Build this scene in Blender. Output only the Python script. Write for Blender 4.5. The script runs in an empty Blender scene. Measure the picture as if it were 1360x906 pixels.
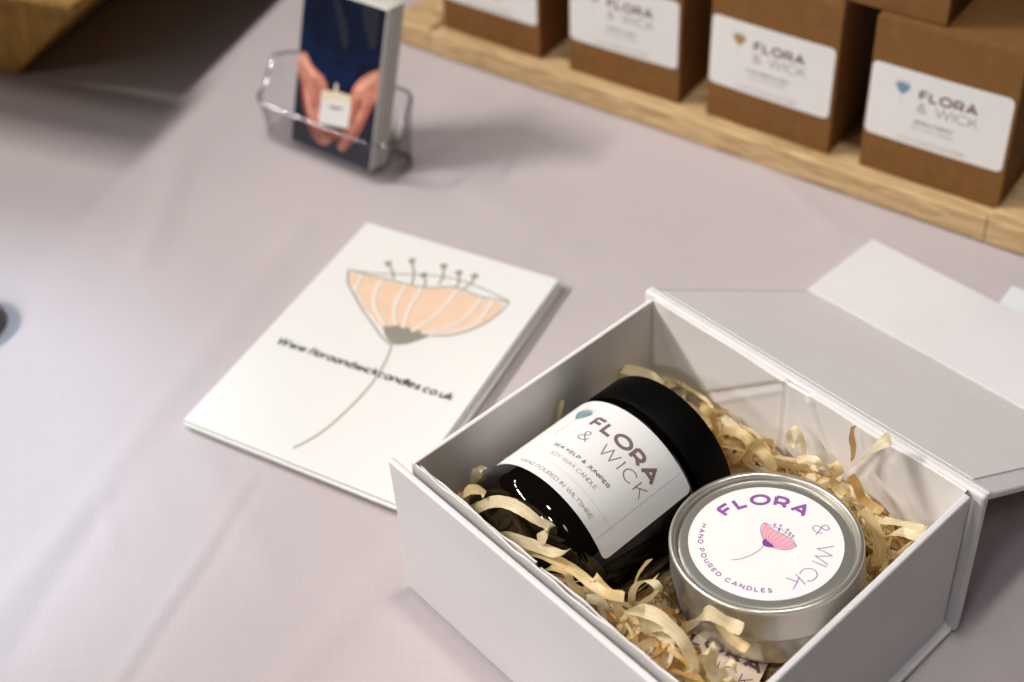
import bpy, bmesh, math, random
from mathutils import Vector, Matrix

S = 0.001                       # script works in millimetres
R_ = math.radians
random.seed(7)
scene = bpy.context.scene
COL = scene.collection

# ------------------------------------------------------------------ camera (solved from the photograph)
F_, CX, CY, CAMH = 1892.35, 559.11, 176.14, 425.232
AR = Vector((0.9973182, -0.04059059, -0.06089997))
AU = Vector((0.07318744, 0.55312404, 0.82987794))
AF = Vector((0.0, 0.83210949, -0.5546114))
CAM = Vector((0, 0, CAMH))


def ray(u, v):
    return AF + AR * ((u - CX) / F_) - AU * ((v - CY) / F_)


def at(u, v, z=0.0):
    k = ray(u, v)
    return CAM + k * ((z - CAMH) / k.z)


def onplane(u, v, p, n):
    k = ray(u, v)
    return CAM + k * ((p - CAM).dot(n) / k.dot(n))


cd = bpy.data.cameras.new('camera')
cam = bpy.data.objects.new('camera', cd)
COL.objects.link(cam)
M = Matrix.Identity(4)
for i in range(3):
    M[i][0], M[i][1], M[i][2] = AR[i], AU[i], -AF[i]
M[2][3] = CAMH * S
cam.matrix_world = M
cd.sensor_width = 36
cd.lens = F_ / 1360 * 36
cd.shift_x = (680 - CX) / 1360
cd.shift_y = -(453 - CY) / 1360
cd.clip_start, cd.clip_end = 0.01, 50
cd.dof.use_dof = True
cd.dof.focus_distance = 0.463
cd.dof.aperture_fstop = 50.1 / 6.3
cd.dof.aperture_blades = 7
scene.camera = cam


# ------------------------------------------------------------------ frames
class Frame:
    def __init__(self, x, y, a, z=0.0):
        self.o = Vector((x, y, z)); self.a = a
        self.e1 = Vector((math.cos(a), math.sin(a), 0)); self.e2 = Vector((-math.sin(a), math.cos(a), 0))

    def w(self, x, y, z=0):
        return self.o + self.e1 * x + self.e2 * y + Vector((0, 0, z))

    def l(self, p):
        d = p - self.o
        return Vector((d.dot(self.e1), d.dot(self.e2), d.z))


GB = Frame(-16.486, 339.805, -0.90282)
KR = Frame(17.966, 728.162, -0.70430)
PC = Frame(-107.0, 429.59, -0.55248)
HO = Frame(-87.33, 644.49, R_(-39.6))


# ------------------------------------------------------------------ object helpers
def tag(o, label=None, cat=None, group=None, kind=None):
    if label: o['label'] = label
    if cat: o['category'] = cat
    if group: o['group'] = group
    if kind: o['kind'] = kind
    return o


def empty(name, frame, label, cat, group=None):
    o = bpy.data.objects.new(name, None)
    COL.objects.link(o)
    o.empty_display_size = 0.01
    o.location = frame.o * S
    o.rotation_euler = (0, 0, frame.a)
    return tag(o, label, cat, group)


def link(name, me, mat, parent=None, sharp=40):
    for p in me.polygons: p.use_smooth = True
    if sharp is not None:
        me.set_sharp_from_angle(angle=R_(sharp))
    if mat: me.materials.append(mat)
    o = bpy.data.objects.new(name, me)
    COL.objects.link(o)
    if parent: o.parent = parent
    return o


class MB:
    def __init__(self):
        self.v, self.f = [], []

    def add(self, p):
        self.v.append((p[0] * S, p[1] * S, p[2] * S)); return len(self.v) - 1

    def face(self, pts):
        self.f.append([self.add(p) for p in pts])

    def box(self, x0, x1, y0, y1, z0, z1):
        i = [self.add((x, y, z)) for z in (z0, z1) for x, y in ((x0, y0), (x1, y0), (x1, y1), (x0, y1))]
        for q in ((3, 2, 1, 0), (4, 5, 6, 7), (0, 1, 5, 4), (1, 2, 6, 5), (2, 3, 7, 6), (3, 0, 4, 7)):
            self.f.append([i[k] for k in q])

    def build(self, name, mat, parent=None, sharp=40, recalc=False, merge=None):
        me = bpy.data.meshes.new(name)
        me.from_pydata(self.v, [], self.f)
        if recalc or merge:
            bm = bmesh.new(); bm.from_mesh(me)
            if merge: bmesh.ops.remove_doubles(bm, verts=bm.verts, dist=merge * S)
            bmesh.ops.recalc_face_normals(bm, faces=bm.faces)
            bm.to_mesh(me); bm.free()
        me.update()
        return link(name, me, mat, parent, sharp)


def hexa(name, pts, mat, parent=None, bevel=0.5, seg=2, cuts=0, warp=None):
    """eight corners (bottom four, top four) -> bevelled board"""
    bm = bmesh.new()
    vs = [bm.verts.new(Vector(p) * S) for p in pts]
    for q in ((3, 2, 1, 0), (4, 5, 6, 7), (0, 1, 5, 4), (1, 2, 6, 5), (2, 3, 7, 6), (3, 0, 4, 7)):
        bm.faces.new([vs[k] for k in q])
    if bevel:
        bmesh.ops.bevel(bm, geom=list(bm.edges), offset=bevel * S, segments=seg, profile=0.5, affect='EDGES', clamp_overlap=True)
    bmesh.ops.recalc_face_normals(bm, faces=bm.faces)
    if cuts:
        bmesh.ops.subdivide_edges(bm, edges=[e for e in bm.edges if e.calc_length() > 12 * S], cuts=cuts, use_grid_fill=True)
    if warp:
        for v in bm.verts:
            v.co = Vector(warp(v.co / S)) * S
    me = bpy.data.meshes.new(name); bm.to_mesh(me); bm.free()
    return link(name, me, mat, parent, 12 if warp else 3)


def boxpts(x0, x1, y0, y1, z0, z1):
    return [(x, y, z) for z in (z0, z1) for x, y in ((x0, y0), (x1, y0), (x1, y1), (x0, y1))]


def lathe(mb, prof, fn, n=96, close_start=True, close_end=True):
    """prof (r,h) -> rings through fn(r*cos, r*sin, h)"""
    rings = []
    for r, h in prof:
        rings.append([mb.add(fn(r * math.cos(2 * math.pi * k / n), r * math.sin(2 * math.pi * k / n), h)) for k in range(n)])
    for a, b in zip(rings, rings[1:]):
        for k in range(n):
            mb.f.append([a[k], a[(k + 1) % n], b[(k + 1) % n], b[k]])
    if close_start: mb.f.append(rings[0][::-1])
    if close_end: mb.f.append(rings[-1])


# ------------------------------------------------------------------ materials
def new_mat(name):
    m = bpy.data.materials.new(name); m.use_nodes = True
    nt = m.node_tree
    return m, nt, nt.nodes['Principled BSDF']


def simple(name, col, rough=0.6, metal=0.0, var=0.06, scale=60, bump=0.0, bscale=900, spec=0.5, stretch=None, coat=0.0, island=False):
    m, nt, b = new_mat(name)
    N, L = nt.nodes, nt.links
    tc = N.new('ShaderNodeTexCoord')
    src = tc.outputs['Object']
    if stretch:
        mp = N.new('ShaderNodeMapping'); mp.inputs['Scale'].default_value = stretch
        L.new(src, mp.inputs['Vector']); src = mp.outputs['Vector']
    nz = N.new('ShaderNodeTexNoise'); nz.inputs['Scale'].default_value = scale; nz.inputs['Detail'].default_value = 6
    L.new(src, nz.inputs['Vector'])
    cr = N.new('ShaderNodeValToRGB')
    cr.color_ramp.elements[0].position = 0.3; cr.color_ramp.elements[1].position = 0.7
    cr.color_ramp.elements[0].color = tuple(c * (1 - var) for c in col) + (1,)
    cr.color_ramp.elements[1].color = tuple(min(1, c * (1 + var)) for c in col) + (1,)
    L.new(nz.outputs['Fac'], cr.inputs['Fac'])
    L.new(cr.outputs['Color'], b.inputs['Base Color'])
    b.inputs['Roughness'].default_value = rough
    b.inputs['Metallic'].default_value = metal
    b.inputs['Specular IOR Level'].default_value = spec
    b.inputs['Coat Weight'].default_value = coat
    if bump:
        n2 = N.new('ShaderNodeTexNoise'); n2.inputs['Scale'].default_value = bscale; n2.inputs['Detail'].default_value = 4
        L.new(src, n2.inputs['Vector'])
        bp = N.new('ShaderNodeBump'); bp.inputs['Strength'].default_value = bump; bp.inputs['Distance'].default_value = 0.0003
        L.new(n2.outputs['Fac'], bp.inputs['Height']); L.new(bp.outputs['Normal'], b.inputs['Normal'])
    return m


def make_cloth():
    m, nt, b = new_mat('linen tablecloth')
    N, L = nt.nodes, nt.links
    tc = N.new('ShaderNodeTexCoord')
    def noise(scale, sx, sy, rot, detail=3):
        mp = N.new('ShaderNodeMapping'); mp.inputs['Scale'].default_value = (sx, sy, 1); mp.inputs['Rotation'].default_value = (0, 0, rot)
        nz = N.new('ShaderNodeTexNoise'); nz.inputs['Scale'].default_value = scale; nz.inputs['Detail'].default_value = detail
        L.new(tc.outputs['Object'], mp.inputs['Vector']); L.new(mp.outputs['Vector'], nz.inputs['Vector'])
        return nz.outputs['Fac']
    def math_(op, a, bb):
        n = N.new('ShaderNodeMath'); n.operation = op
        for i, x in enumerate((a, bb)):
            if isinstance(x, (int, float)): n.inputs[i].default_value = x
            else: L.new(x, n.inputs[i])
        return n.outputs[0]
    weft = noise(60, 0.9, 26, R_(14)); warp = noise(60, 26, 0.9, R_(14))
    threads = math_('ADD', weft, warp)
    blot = noise(7, 1, 1, 0, 4)
    v = math_('ADD', math_('MULTIPLY', threads, 0.22), math_('MULTIPLY', blot, 0.35))
    cr = N.new('ShaderNodeValToRGB')
    cr.color_ramp.elements[0].position = 0.26; cr.color_ramp.elements[1].position = 0.54
    cr.color_ramp.elements[0].color = (0.445, 0.395, 0.405, 1)
    cr.color_ramp.elements[1].color = (0.515, 0.464, 0.476, 1)
    L.new(v, cr.inputs['Fac']); L.new(cr.outputs['Color'], b.inputs['Base Color'])
    b.inputs['Roughness'].default_value = 0.85
    b.inputs['Sheen Weight'].default_value = 0.15
    b.inputs['Specular IOR Level'].default_value = 0.25
    bp = N.new('ShaderNodeBump'); bp.inputs['Strength'].default_value = 0.22; bp.inputs['Distance'].default_value = 0.0004
    L.new(threads, bp.inputs['Height']); L.new(bp.outputs['Normal'], b.inputs['Normal'])
    return m


def make_wood(name, dark, light, axis_stretch, scale=30, rough=0.6):
    m, nt, b = new_mat(name)
    N, L = nt.nodes, nt.links
    tc = N.new('ShaderNodeTexCoord')
    mp = N.new('ShaderNodeMapping'); mp.inputs['Scale'].default_value = axis_stretch
    L.new(tc.outputs['Object'], mp.inputs['Vector'])
    nz = N.new('ShaderNodeTexNoise'); nz.inputs['Scale'].default_value = scale; nz.inputs['Detail'].default_value = 8; nz.inputs['Distortion'].default_value = 0.8
    L.new(mp.outputs['Vector'], nz.inputs['Vector'])
    cr = N.new('ShaderNodeValToRGB')
    cr.color_ramp.elements[0].position = 0.32; cr.color_ramp.elements[1].position = 0.66
    cr.color_ramp.elements[0].color = dark + (1,); cr.color_ramp.elements[1].color = light + (1,)
    L.new(nz.outputs['Fac'], cr.inputs['Fac']); L.new(cr.outputs['Color'], b.inputs['Base Color'])
    b.inputs['Roughness'].default_value = rough
    bp = N.new('ShaderNodeBump'); bp.inputs['Strength'].default_value = 0.25; bp.inputs['Distance'].default_value = 0.0004
    L.new(nz.outputs['Fac'], bp.inputs['Height']); L.new(bp.outputs['Normal'], b.inputs['Normal'])
    return m


def make_straw():
    m, nt, b = new_mat('shredded wood ribbon')
    N, L = nt.nodes, nt.links
    at_ = N.new('ShaderNodeAttribute'); at_.attribute_name = 'tint'
    ac = N.new('ShaderNodeAttribute'); ac.attribute_name = 'across'
    mp = N.new('ShaderNodeMapping'); mp.inputs['Scale'].default_value = (1.0, 9.0, 1)
    nz = N.new('ShaderNodeTexNoise'); nz.inputs['Scale'].default_value = 1.0; nz.inputs['Detail'].default_value = 5
    L.new(ac.outputs['Vector'], mp.inputs['Vector']); L.new(mp.outputs['Vector'], nz.inputs['Vector'])
    hs = N.new('ShaderNodeHueSaturation')
    L.new(at_.outputs['Color'], hs.inputs['Color'])
    mr = N.new('ShaderNodeMapRange'); mr.inputs['From Min'].default_value = .25; mr.inputs['From Max'].default_value = .75
    mr.inputs['To Min'].default_value = 0.66; mr.inputs['To Max'].default_value = 1.18
    L.new(nz.outputs['Fac'], mr.inputs['Value']); L.new(mr.outputs['Result'], hs.inputs['Value'])
    L.new(hs.outputs['Color'], b.inputs['Base Color'])
    b.inputs['Roughness'].default_value = 0.38
    b.inputs['Specular IOR Level'].default_value = 0.55
    bp = N.new('ShaderNodeBump'); bp.inputs['Strength'].default_value = 0.3; bp.inputs['Distance'].default_value = 0.0003
    L.new(nz.outputs['Fac'], bp.inputs['Height']); L.new(bp.outputs['Normal'], b.inputs['Normal'])
    tr = N.new('ShaderNodeBsdfTranslucent'); L.new(hs.outputs['Color'], tr.inputs['Color'])
    mx = N.new('ShaderNodeMixShader'); mx.inputs['Fac'].default_value = 0.38
    L.new(b.outputs['BSDF'], mx.inputs[1]); L.new(tr.outputs['BSDF'], mx.inputs[2])
    L.new(mx.outputs['Shader'], N['Material Output'].inputs['Surface'])
    return m


def make_acrylic():
    m, nt, b = new_mat('clear acrylic')
    N, L = nt.nodes, nt.links
    tr = N.new('ShaderNodeBsdfTransparent')
    lw = N.new('ShaderNodeLayerWeight'); lw.inputs['Blend'].default_value = 0.35
    cr = N.new('ShaderNodeValToRGB')
    cr.color_ramp.elements[0].color = (0.955, 0.955, 0.965, 1); cr.color_ramp.elements[1].color = (0.33, 0.33, 0.38, 1)
    cr.color_ramp.elements[0].position = 0.35; cr.color_ramp.elements[1].position = 0.9
    L.new(lw.outputs['Facing'], cr.inputs['Fac']); L.new(cr.outputs['Color'], tr.inputs['Color'])
    gl = N.new('ShaderNodeBsdfGlossy'); gl.inputs['Roughness'].default_value = 0.06; gl.inputs['Color'].default_value = (0.9, 0.9, 0.92, 1)
    pw = N.new('ShaderNodeMath'); pw.operation = 'POWER'; pw.inputs[1].default_value = 5
    L.new(lw.outputs['Facing'], pw.inputs[0])
    fr = N.new('ShaderNodeMapRange'); fr.inputs['To Min'].default_value = 0.025; fr.inputs['To Max'].default_value = 0.35
    L.new(pw.outputs[0], fr.inputs['Value'])
    mx = N.new('ShaderNodeMixShader')
    L.new(fr.outputs['Result'], mx.inputs['Fac']); L.new(tr.outputs['BSDF'], mx.inputs[1]); L.new(gl.outputs['BSDF'], mx.inputs[2])
    tint = N.new('ShaderNodeTexNoise'); tint.inputs['Scale'].default_value = 40
    L.new(mx.outputs['Shader'], N['Material Output'].inputs['Surface'])
    return m


def tinted(name, col, gloss):
    m, nt, b = new_mat(name)
    N, L = nt.nodes, nt.links
    tr = N.new('ShaderNodeBsdfTransparent'); tr.inputs['Color'].default_value = col + (1,)
    gl = N.new('ShaderNodeBsdfGlossy'); gl.inputs['Roughness'].default_value = .12
    nz = N.new('ShaderNodeTexNoise'); nz.inputs['Scale'].default_value = 60
    mr = N.new('ShaderNodeMapRange'); mr.inputs['To Min'].default_value = gloss * .5; mr.inputs['To Max'].default_value = gloss * 1.5
    mx = N.new('ShaderNodeMixShader')
    L.new(nz.outputs['Fac'], mr.inputs['Value']); L.new(mr.outputs['Result'], mx.inputs['Fac'])
    L.new(tr.outputs['BSDF'], mx.inputs[1]); L.new(gl.outputs['BSDF'], mx.inputs[2])
    L.new(mx.outputs['Shader'], N['Material Output'].inputs['Surface'])
    return m


def make_tin():
    m, nt, b = new_mat('brushed tin')
    N, L = nt.nodes, nt.links
    tc = N.new('ShaderNodeTexCoord')
    nz = N.new('ShaderNodeTexNoise'); nz.inputs['Scale'].default_value = 900; nz.inputs['Detail'].default_value = 3
    L.new(tc.outputs['Object'], nz.inputs['Vector'])
    n3 = N.new('ShaderNodeTexNoise'); n3.inputs['Scale'].default_value = 70; n3.inputs['Detail'].default_value = 5
    L.new(tc.outputs['Object'], n3.inputs['Vector'])
    mr = N.new('ShaderNodeMapRange'); mr.inputs['To Min'].default_value = 0.27; mr.inputs['To Max'].default_value = 0.33
    L.new(n3.outputs['Fac'], mr.inputs['Value']); L.new(mr.outputs['Result'], b.inputs['Roughness'])
    b.inputs['Base Color'].default_value = (0.62, 0.595, 0.53, 1)
    b.inputs['Metallic'].default_value = 0.8
    bp = N.new('ShaderNodeBump'); bp.inputs['Strength'].default_value = 0.03; bp.inputs['Distance'].default_value = 0.0001
    L.new(nz.outputs['Fac'], bp.inputs['Height']); L.new(bp.outputs['Normal'], b.inputs['Normal'])
    return m


cloth_m = make_cloth()
card_m = simple('white card', (0.745, 0.745, 0.722), 0.65, var=0.015, scale=20, spec=.15)
shade_m = simple('shaded card edge', (0.36, 0.34, 0.31), 0.75, var=0.08, scale=300)  # darker copy of the card, standing in for shade between stacked cards
edge_m = simple('card edge', (0.66, 0.64, 0.58), 0.75, var=0.08, scale=300)
boxw_m = simple('white pearl paper', (0.70, 0.685, 0.69), 0.42, var=0.035, scale=26, bump=0.10, bscale=1100)
boxin_m = simple('white paper lining', (0.78, 0.75, 0.725), 0.5, var=0.03, scale=25, bump=0.06, bscale=900)
label_m = simple('label paper', (0.78, 0.775, 0.76), 0.42, var=0.012, scale=60, spec=.25)
kraft_m = simple('kraft board', (0.205, 0.096, 0.029), 0.8, spec=.2, var=0.10, scale=160, bump=0.12, bscale=1200)
pine_m = make_wood('pine', (0.40, 0.25, 0.105), (0.68, 0.49, 0.26), (2.0, 14, 14), 22)
pine2_m = make_wood('yellow pine', (0.34, 0.17, 0.018), (0.55, 0.31, 0.06), (16, 16, 1.6), 20)
straw_m = make_straw()
acr_m = make_acrylic()
tin_m = make_tin()
rim_m = tinted('acrylic cut edge', (.45, .45, .49), .25)
base_m = tinted('acrylic base', (.80, .79, .80), .08)
glass_m, _nt, _b = new_mat('black glass')
_b.inputs['Base Color'].default_value = (0.0035, 0.0022, 0.0015, 1); _b.inputs['Roughness'].default_value = 0.035; _b.inputs['IOR'].default_value = 1.5
cap_m = simple('black plastic cap', (0.002, 0.002, 0.002), 0.5, var=0.1, scale=200, spec=0.06)
brown_i = simple('brown ink', (0.20, 0.135, 0.135), 0.5, var=0.05, spec=.2)
brownl_i = simple('pale brown ink', (0.33, 0.265, 0.26), 0.5, var=0.05, spec=.2)
grey_i = simple('grey rule ink', (0.56, 0.54, 0.53), 0.5, var=0.03)
edge_shade_i = simple('label edge shade', (0.60, 0.59, 0.575), 0.5, var=0.02)  # grey line painted along the overlay edge in place of its shade
purple_i = simple('purple ink', (0.27, 0.095, 0.33), 0.45, var=0.05, spec=.2)
dpurple_i = simple('deep purple ink', (0.20, 0.06, 0.30), 0.45, var=0.05, spec=.2)
pink_i = simple('pink ink', (0.85, 0.40, 0.47), 0.45, var=0.06, scale=300)
peach_i = simple('peach ink', (0.79, 0.565, 0.41), 0.5, var=0.04, scale=120)
olive_i = simple('olive grey ink', (0.27, 0.26, 0.21), 0.5, var=0.06)
olivel_i = simple('light olive ink', (0.47, 0.46, 0.40), 0.5, var=0.05, spec=.2)
white_i = simple('white ink', (0.80, 0.76, 0.70), 0.5, var=0.02)
black_i = simple('black ink', (0.045, 0.05, 0.05), 0.5, var=0.05, spec=.2)
teal_i = simple('teal ink', (0.20, 0.30, 0.32), 0.5, var=0.15, scale=500)
gold_i = simple('ochre ink', (0.38, 0.24, 0.10), 0.5, var=0.15, scale=500)
blue_i = simple('slate blue ink', (0.15, 0.29, 0.37), 0.5, var=0.15, scale=500)
navy_i = simple('navy print', (0.0012, 0.005, 0.022), 0.5, var=0.5, scale=60, spec=.15)
dnavy_i = simple('dark navy print', (0.003, 0.005, 0.018), 0.45, var=0.4, scale=60)
mnavy_i = simple('mid navy print', (0.0018, 0.009, 0.040), 0.5, var=0.3, scale=60, spec=.15)
skin_i = simple('skin print', (0.56, 0.215, 0.145), 0.45, var=0.3, scale=130)
skin2_i = simple('skin shade print', (0.30, 0.065, 0.045), 0.45, var=0.12, scale=90)
skinl_i = simple('skin light print', (0.74, 0.37, 0.28), 0.45, var=0.2, scale=130)
wax_i = simple('candle print', (0.74, 0.74, 0.72), 0.45, var=0.03)
cream_i = simple('cream print', (0.74, 0.66, 0.48), 0.45, var=0.04)
blue_card_m = simple('pale blue card', (0.70, 0.74, 0.77), 0.5, var=0.02)
bounce_card_m = simple('cream card with warm bounce', (0.88, 0.72, 0.55), 0.5, var=0.03)  # cream pushed to peach, warm bounce from the wood wool put into the colour


# ------------------------------------------------------------------ stroke lettering
def arc(cx, cy, rx, ry, a0, a1, n=14):
    return [(cx + rx * math.cos(R_(a0 + (a1 - a0) * k / n)), cy + ry * math.sin(R_(a0 + (a1 - a0) * k / n))) for k in range(n + 1)]


def smooth(pts, n=6, closed=False):
    out = []
    m = len(pts)
    rng = range(m) if closed else range(m - 1)
    for i in rng:
        if closed: p0, p1, p2, p3 = pts[i - 1], pts[i], pts[(i + 1) % m], pts[(i + 2) % m]
        else: p0, p1, p2, p3 = pts[max(i - 1, 0)], pts[i], pts[i + 1], pts[min(i + 2, m - 1)]
        for k in range(n):
            t = k / n
            out.append(tuple(0.5 * (2 * p1[j] + (p2[j] - p0[j]) * t + (2 * p0[j] - 5 * p1[j] + 4 * p2[j] - p3[j]) * t * t + (3 * p1[j] - p0[j] - 3 * p2[j] + p3[j]) * t ** 3) for j in range(len(p1))))
    if not closed: out.append(tuple(pts[-1]))
    return out


O_ = lambda w, h=1.0: ('c', arc(w / 2, h / 2, w / 2, h / 2, 0, 360, 32)[:-1])
GL = {
    'A': (.94, [[(0, 0), (.47, 1), (.94, 0)], [(.16, .29), (.78, .29)]]),
    'B': (.72, [[(0, 0), (0, 1)], [(0, 1)] + arc(.42, .76, .25, .24, 90, -90) + [(0, .52)], [(0, .52)] + arc(.44, .26, .28, .26, 90, -90) + [(0, 0)]]),
    'C': (.86, [arc(.5, .5, .5, .5, 44, 316, 26)]),
    'D': (.84, [[(0, 0), (0, 1)], [(0, 1)] + arc(.36, .5, .48, .5, 90, -90, 18) + [(0, 0)]]),
    'E': (.64, [[(0, 0), (0, 1)], [(0, 1), (.64, 1)], [(0, .51), (.57, .51)], [(0, 0), (.64, 0)]]),
    'F': (.64, [[(0, 0), (0, 1)], [(0, 1), (.64, 1)], [(0, .48), (.56, .48)]]),
    'G': (.9, [arc(.5, .5, .5, .5, 44, 330, 26) + [(.9, .5)], [(.55, .5), (.9, .5)]]),
    'H': (.76, [[(0, 0), (0, 1)], [(.76, 0), (.76, 1)], [(0, .5), (.76, .5)]]),
    'I': (0, [[(0, 0), (0, 1)]]),
    'J': (.46, [[(.1, 1), (.46, 1)] + arc(.23, .26, .23, .26, 0, -150)]),
    'K': (.74, [[(0, 0), (0, 1)], [(.70, 1), (0, .32)], [(.25, .56), (.74, 0)]]),
    'L': (.62, [[(0, 1), (0, 0), (.62, 0)]]),
    'M': (.98, [[(0, 0), (0, 1), (.49, .25), (.98, 1), (.98, 0)]]),
    'N': (.80, [[(0, 0), (0, 1), (.80, 0), (.80, 1)]]),
    'O': (1.06, [O_(1.06)]),
    'P': (.70, [[(0, 0), (0, 1)], [(0, 1)] + arc(.40, .67, .30, .33, 90, -90) + [(0, .34)]]),
    'R': (.74, [[(0, 0), (0, 1)], [(0, 1)] + arc(.40, .67, .30, .33, 90, -90) + [(0, .34)], [(.40, .34), (.74, 0)]]),
    'S': (.62, [smooth([(.59, .86), (.46, .97), (.3, 1), (.12, .95), (.04, .77), (.12, .6), (.32, .5), (.52, .4), (.6, .22), (.5, .05), (.3, 0), (.12, .04), (0, .15)], 4)]),
    'T': (.70, [[(0, 1), (.70, 1)], [(.35, 1), (.35, 0)]]),
    'U': (.76, [[(0, 1)] + arc(.38, .38, .38, .38, 180, 360) + [(.76, 1)]]),
    'V': (.9, [[(0, 1), (.45, 0), (.9, 1)]]),
    'W': (1.36, [[(0, 1), (.34, 0), (.68, 1), (1.02, 0), (1.36, 1)]]),
    'X': (.8, [[(0, 0), (.8, 1)], [(0, 1), (.8, 0)]]),
    'Y': (.8, [[(0, 1), (.4, .42), (.8, 1)], [(.4, .42), (.4, 0)]]),
    '&': (.78, [smooth([(.78, 0), (.5, .3), (.22, .62), (.16, .8), (.22, .95), (.37, 1), (.52, .94), (.55, .8), (.44, .65), (.14, .44), (0, .25), (.06, .07), (.25, 0), (.46, .06), (.64, .22), (.74, .44)], 5)]),
    # lower case
    'w': (.86, [[(0, .66), (.21, 0), (.43, .62), (.65, 0), (.86, .66)]]),
    'f': (.38, [[(.12, 0)] + arc(.32, .78, .2, .22, 180, 80, 8), [(0, .62), (.34, .62)]]),
    'l': (0, [[(0, 0), (0, 1.02)]]),
    'o': (.64, [O_(.64, .66)]),
    'r': (.34, [[(0, 0), (0, .66)], [(0, .4)] + arc(.26, .40, .26, .26, 180, 70, 8)]),
    'a': (.6, [O_(.6, .66), [(.6, 0), (.6, .66)]]),
    'n': (.56, [[(0, 0), (0, .66)], [(0, .36)] + arc(.28, .38, .28, .28, 180, 0, 10) + [(.56, 0)]]),
    'd': (.6, [O_(.6, .66), [(.6, 0), (.6, 1.02)]]),
    'i': (0, [[(0, 0), (0, .66)], [(0, .9), (0, .96)]]),
    'c': (.54, [arc(.32, .33, .32, .33, 50, 310, 18)]),
    'k': (.5, [[(0, 0), (0, 1.02)], [(.46, .66), (0, .26)], [(.18, .42), (.5, 0)]]),
    'e': (.62, [[(.02, .33), (.6, .33)] + arc(.31, .33, .31, .33, 5, 310, 20)]),
    's': (.44, [smooth([(.42, .58), (.24, .66), (.06, .56), (.08, .42), (.22, .34), (.38, .25), (.4, .1), (.22, 0), (0, .07)], 4)]),
    'u': (.56, [[(0, .66)] + arc(.28, .28, .28, .28, 180, 360, 10) + [(.56, .66)], [(.56, .66), (.56, 0)]]),
    '.': (0, [[(0, 0), (0, .04)]]),
    "'": (0, [[(0, .8), (0, 1)]]),
}


def layout(txt, wgt, size, width=None, track=0.16, space=0.42):
    """list of (pts, closed) in mm with total length"""
    adv, x, items = [], 0.0, []
    n = len(txt)
    nat = sum((space if c == ' ' else GL[c][0] + wgt) for c in txt)
    sx = 1.0
    if width is not None:
        gaps = n - 1
        track = (width / size - nat) / max(gaps, 1)
        if track < 0.07:
            sx = (width / size) / (nat + 0.1 * gaps); track = 0.1
    for c in txt:
        if c == ' ':
            x += (space + track) * sx; continue
        w, strokes = GL[c]
        for s in strokes:
            closed = isinstance(s, tuple) and s[0] == 'c'
            pts = s[1] if closed else s
            h = wgt / 2
            out = []
            for px, py in pts:
                out.append(((x + (h + px) * sx) * size, (h + py * (1 - wgt)) * size))
            items.append((out, closed))
        x += (w + wgt + track) * sx
    return items, (x - track * sx) * size


def ribbon2d(mb, pts, closed, half, fn, lift, seg=1.0):
    # resample long segments so letters follow curved surfaces
    P = []
    m = len(pts)
    for i in range(m if closed else m - 1):
        a, b = pts[i], pts[(i + 1) % m]
        d = math.hypot(b[0] - a[0], b[1] - a[1])
        k = max(1, int(d / seg))
        for j in range(k):
            P.append((a[0] + (b[0] - a[0]) * j / k, a[1] + (b[1] - a[1]) * j / k))
    if not closed: P.append(pts[-1])
    m = len(P)
    Ls, Rs = [], []
    for i in range(m):
        p = P[i]
        pa = P[i - 1] if (closed or i > 0) else None
        pb = P[(i + 1) % m] if (closed or i < m - 1) else None
        def dirn(a, b):
            d = math.hypot(b[0] - a[0], b[1] - a[1]) or 1e-9
            return ((b[0] - a[0]) / d, (b[1] - a[1]) / d)
        d1 = dirn(pa, p) if pa else dirn(p, pb)
        d2 = dirn(p, pb) if pb else d1
        n1 = (-d1[1], d1[0]); n2 = (-d2[1], d2[0])
        nx, ny = n1[0] + n2[0], n1[1] + n2[1]
        ln = math.hypot(nx, ny)
        if ln < 1e-4: nx, ny, k = n1[0], n1[1], 1
        else:
            nx /= ln; ny /= ln
            k = min(1 / max(0.2, nx * n1[0] + ny * n1[1]), 2.3)
        Ls.append(mb.add(fn(p[0] + nx * half * k, p[1] + ny * half * k, lift)))
        Rs.append(mb.add(fn(p[0] - nx * half * k, p[1] - ny * half * k, lift)))
    for i in range(m if closed else m - 1):
        j = (i + 1) % m
        mb.f.append([Ls[i], Rs[i], Rs[j], Ls[j]])


def write(txt, size, wgt, fn, mat, parent, width=None, name='lettering', lift=0.03, seg=1.0, mb=None, x0=0, y0=0, slant=0.0):
    own = mb is None
    if own: mb = MB()
    items, tot = layout(txt, wgt, size, width)
    for k, (pts, cl) in enumerate(items):
        ribbon2d(mb, pts, cl, wgt * size / 2, lambda x, y, d: fn(x0 + x + slant * y, y0 + y, d), lift + 0.0015 * k, seg)
    if own: return mb.build(name, mat, parent, sharp=None)


def poly2d(pts, fn, lift, mat, name, parent, fine=0.0):
    if not fine:
        mb = MB(); mb.face([fn(x, y, lift) for x, y in pts])
        return mb.build(name, mat, parent, sharp=None)
    bm = bmesh.new()
    bm.faces.new([bm.verts.new((x, y, 0)) for x, y in pts])
    bmesh.ops.triangulate(bm, faces=bm.faces)
    for _ in range(5):
        es = [e for e in bm.edges if e.calc_length() > fine]
        if not es: break
        bmesh.ops.subdivide_edges(bm, edges=es, cuts=1)
        bmesh.ops.triangulate(bm, faces=bm.faces)
    for v in bm.verts: v.co = Vector(fn(v.co.x, v.co.y, lift)) * S
    me = bpy.data.meshes.new(name); bm.to_mesh(me); bm.free()
    return link(name, me, mat, parent, None)


def line2d(lines, half, fn, lift, mat, name, parent, closed=False, seg=1.0):
    mb = MB()
    for k, l in enumerate(lines):
        ribbon2d(mb, l, closed, half if not isinstance(half, (list, tuple)) else half[k], fn, lift + 0.0015 * k, seg)
    return mb.build(name, mat, parent, sharp=None)


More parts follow.
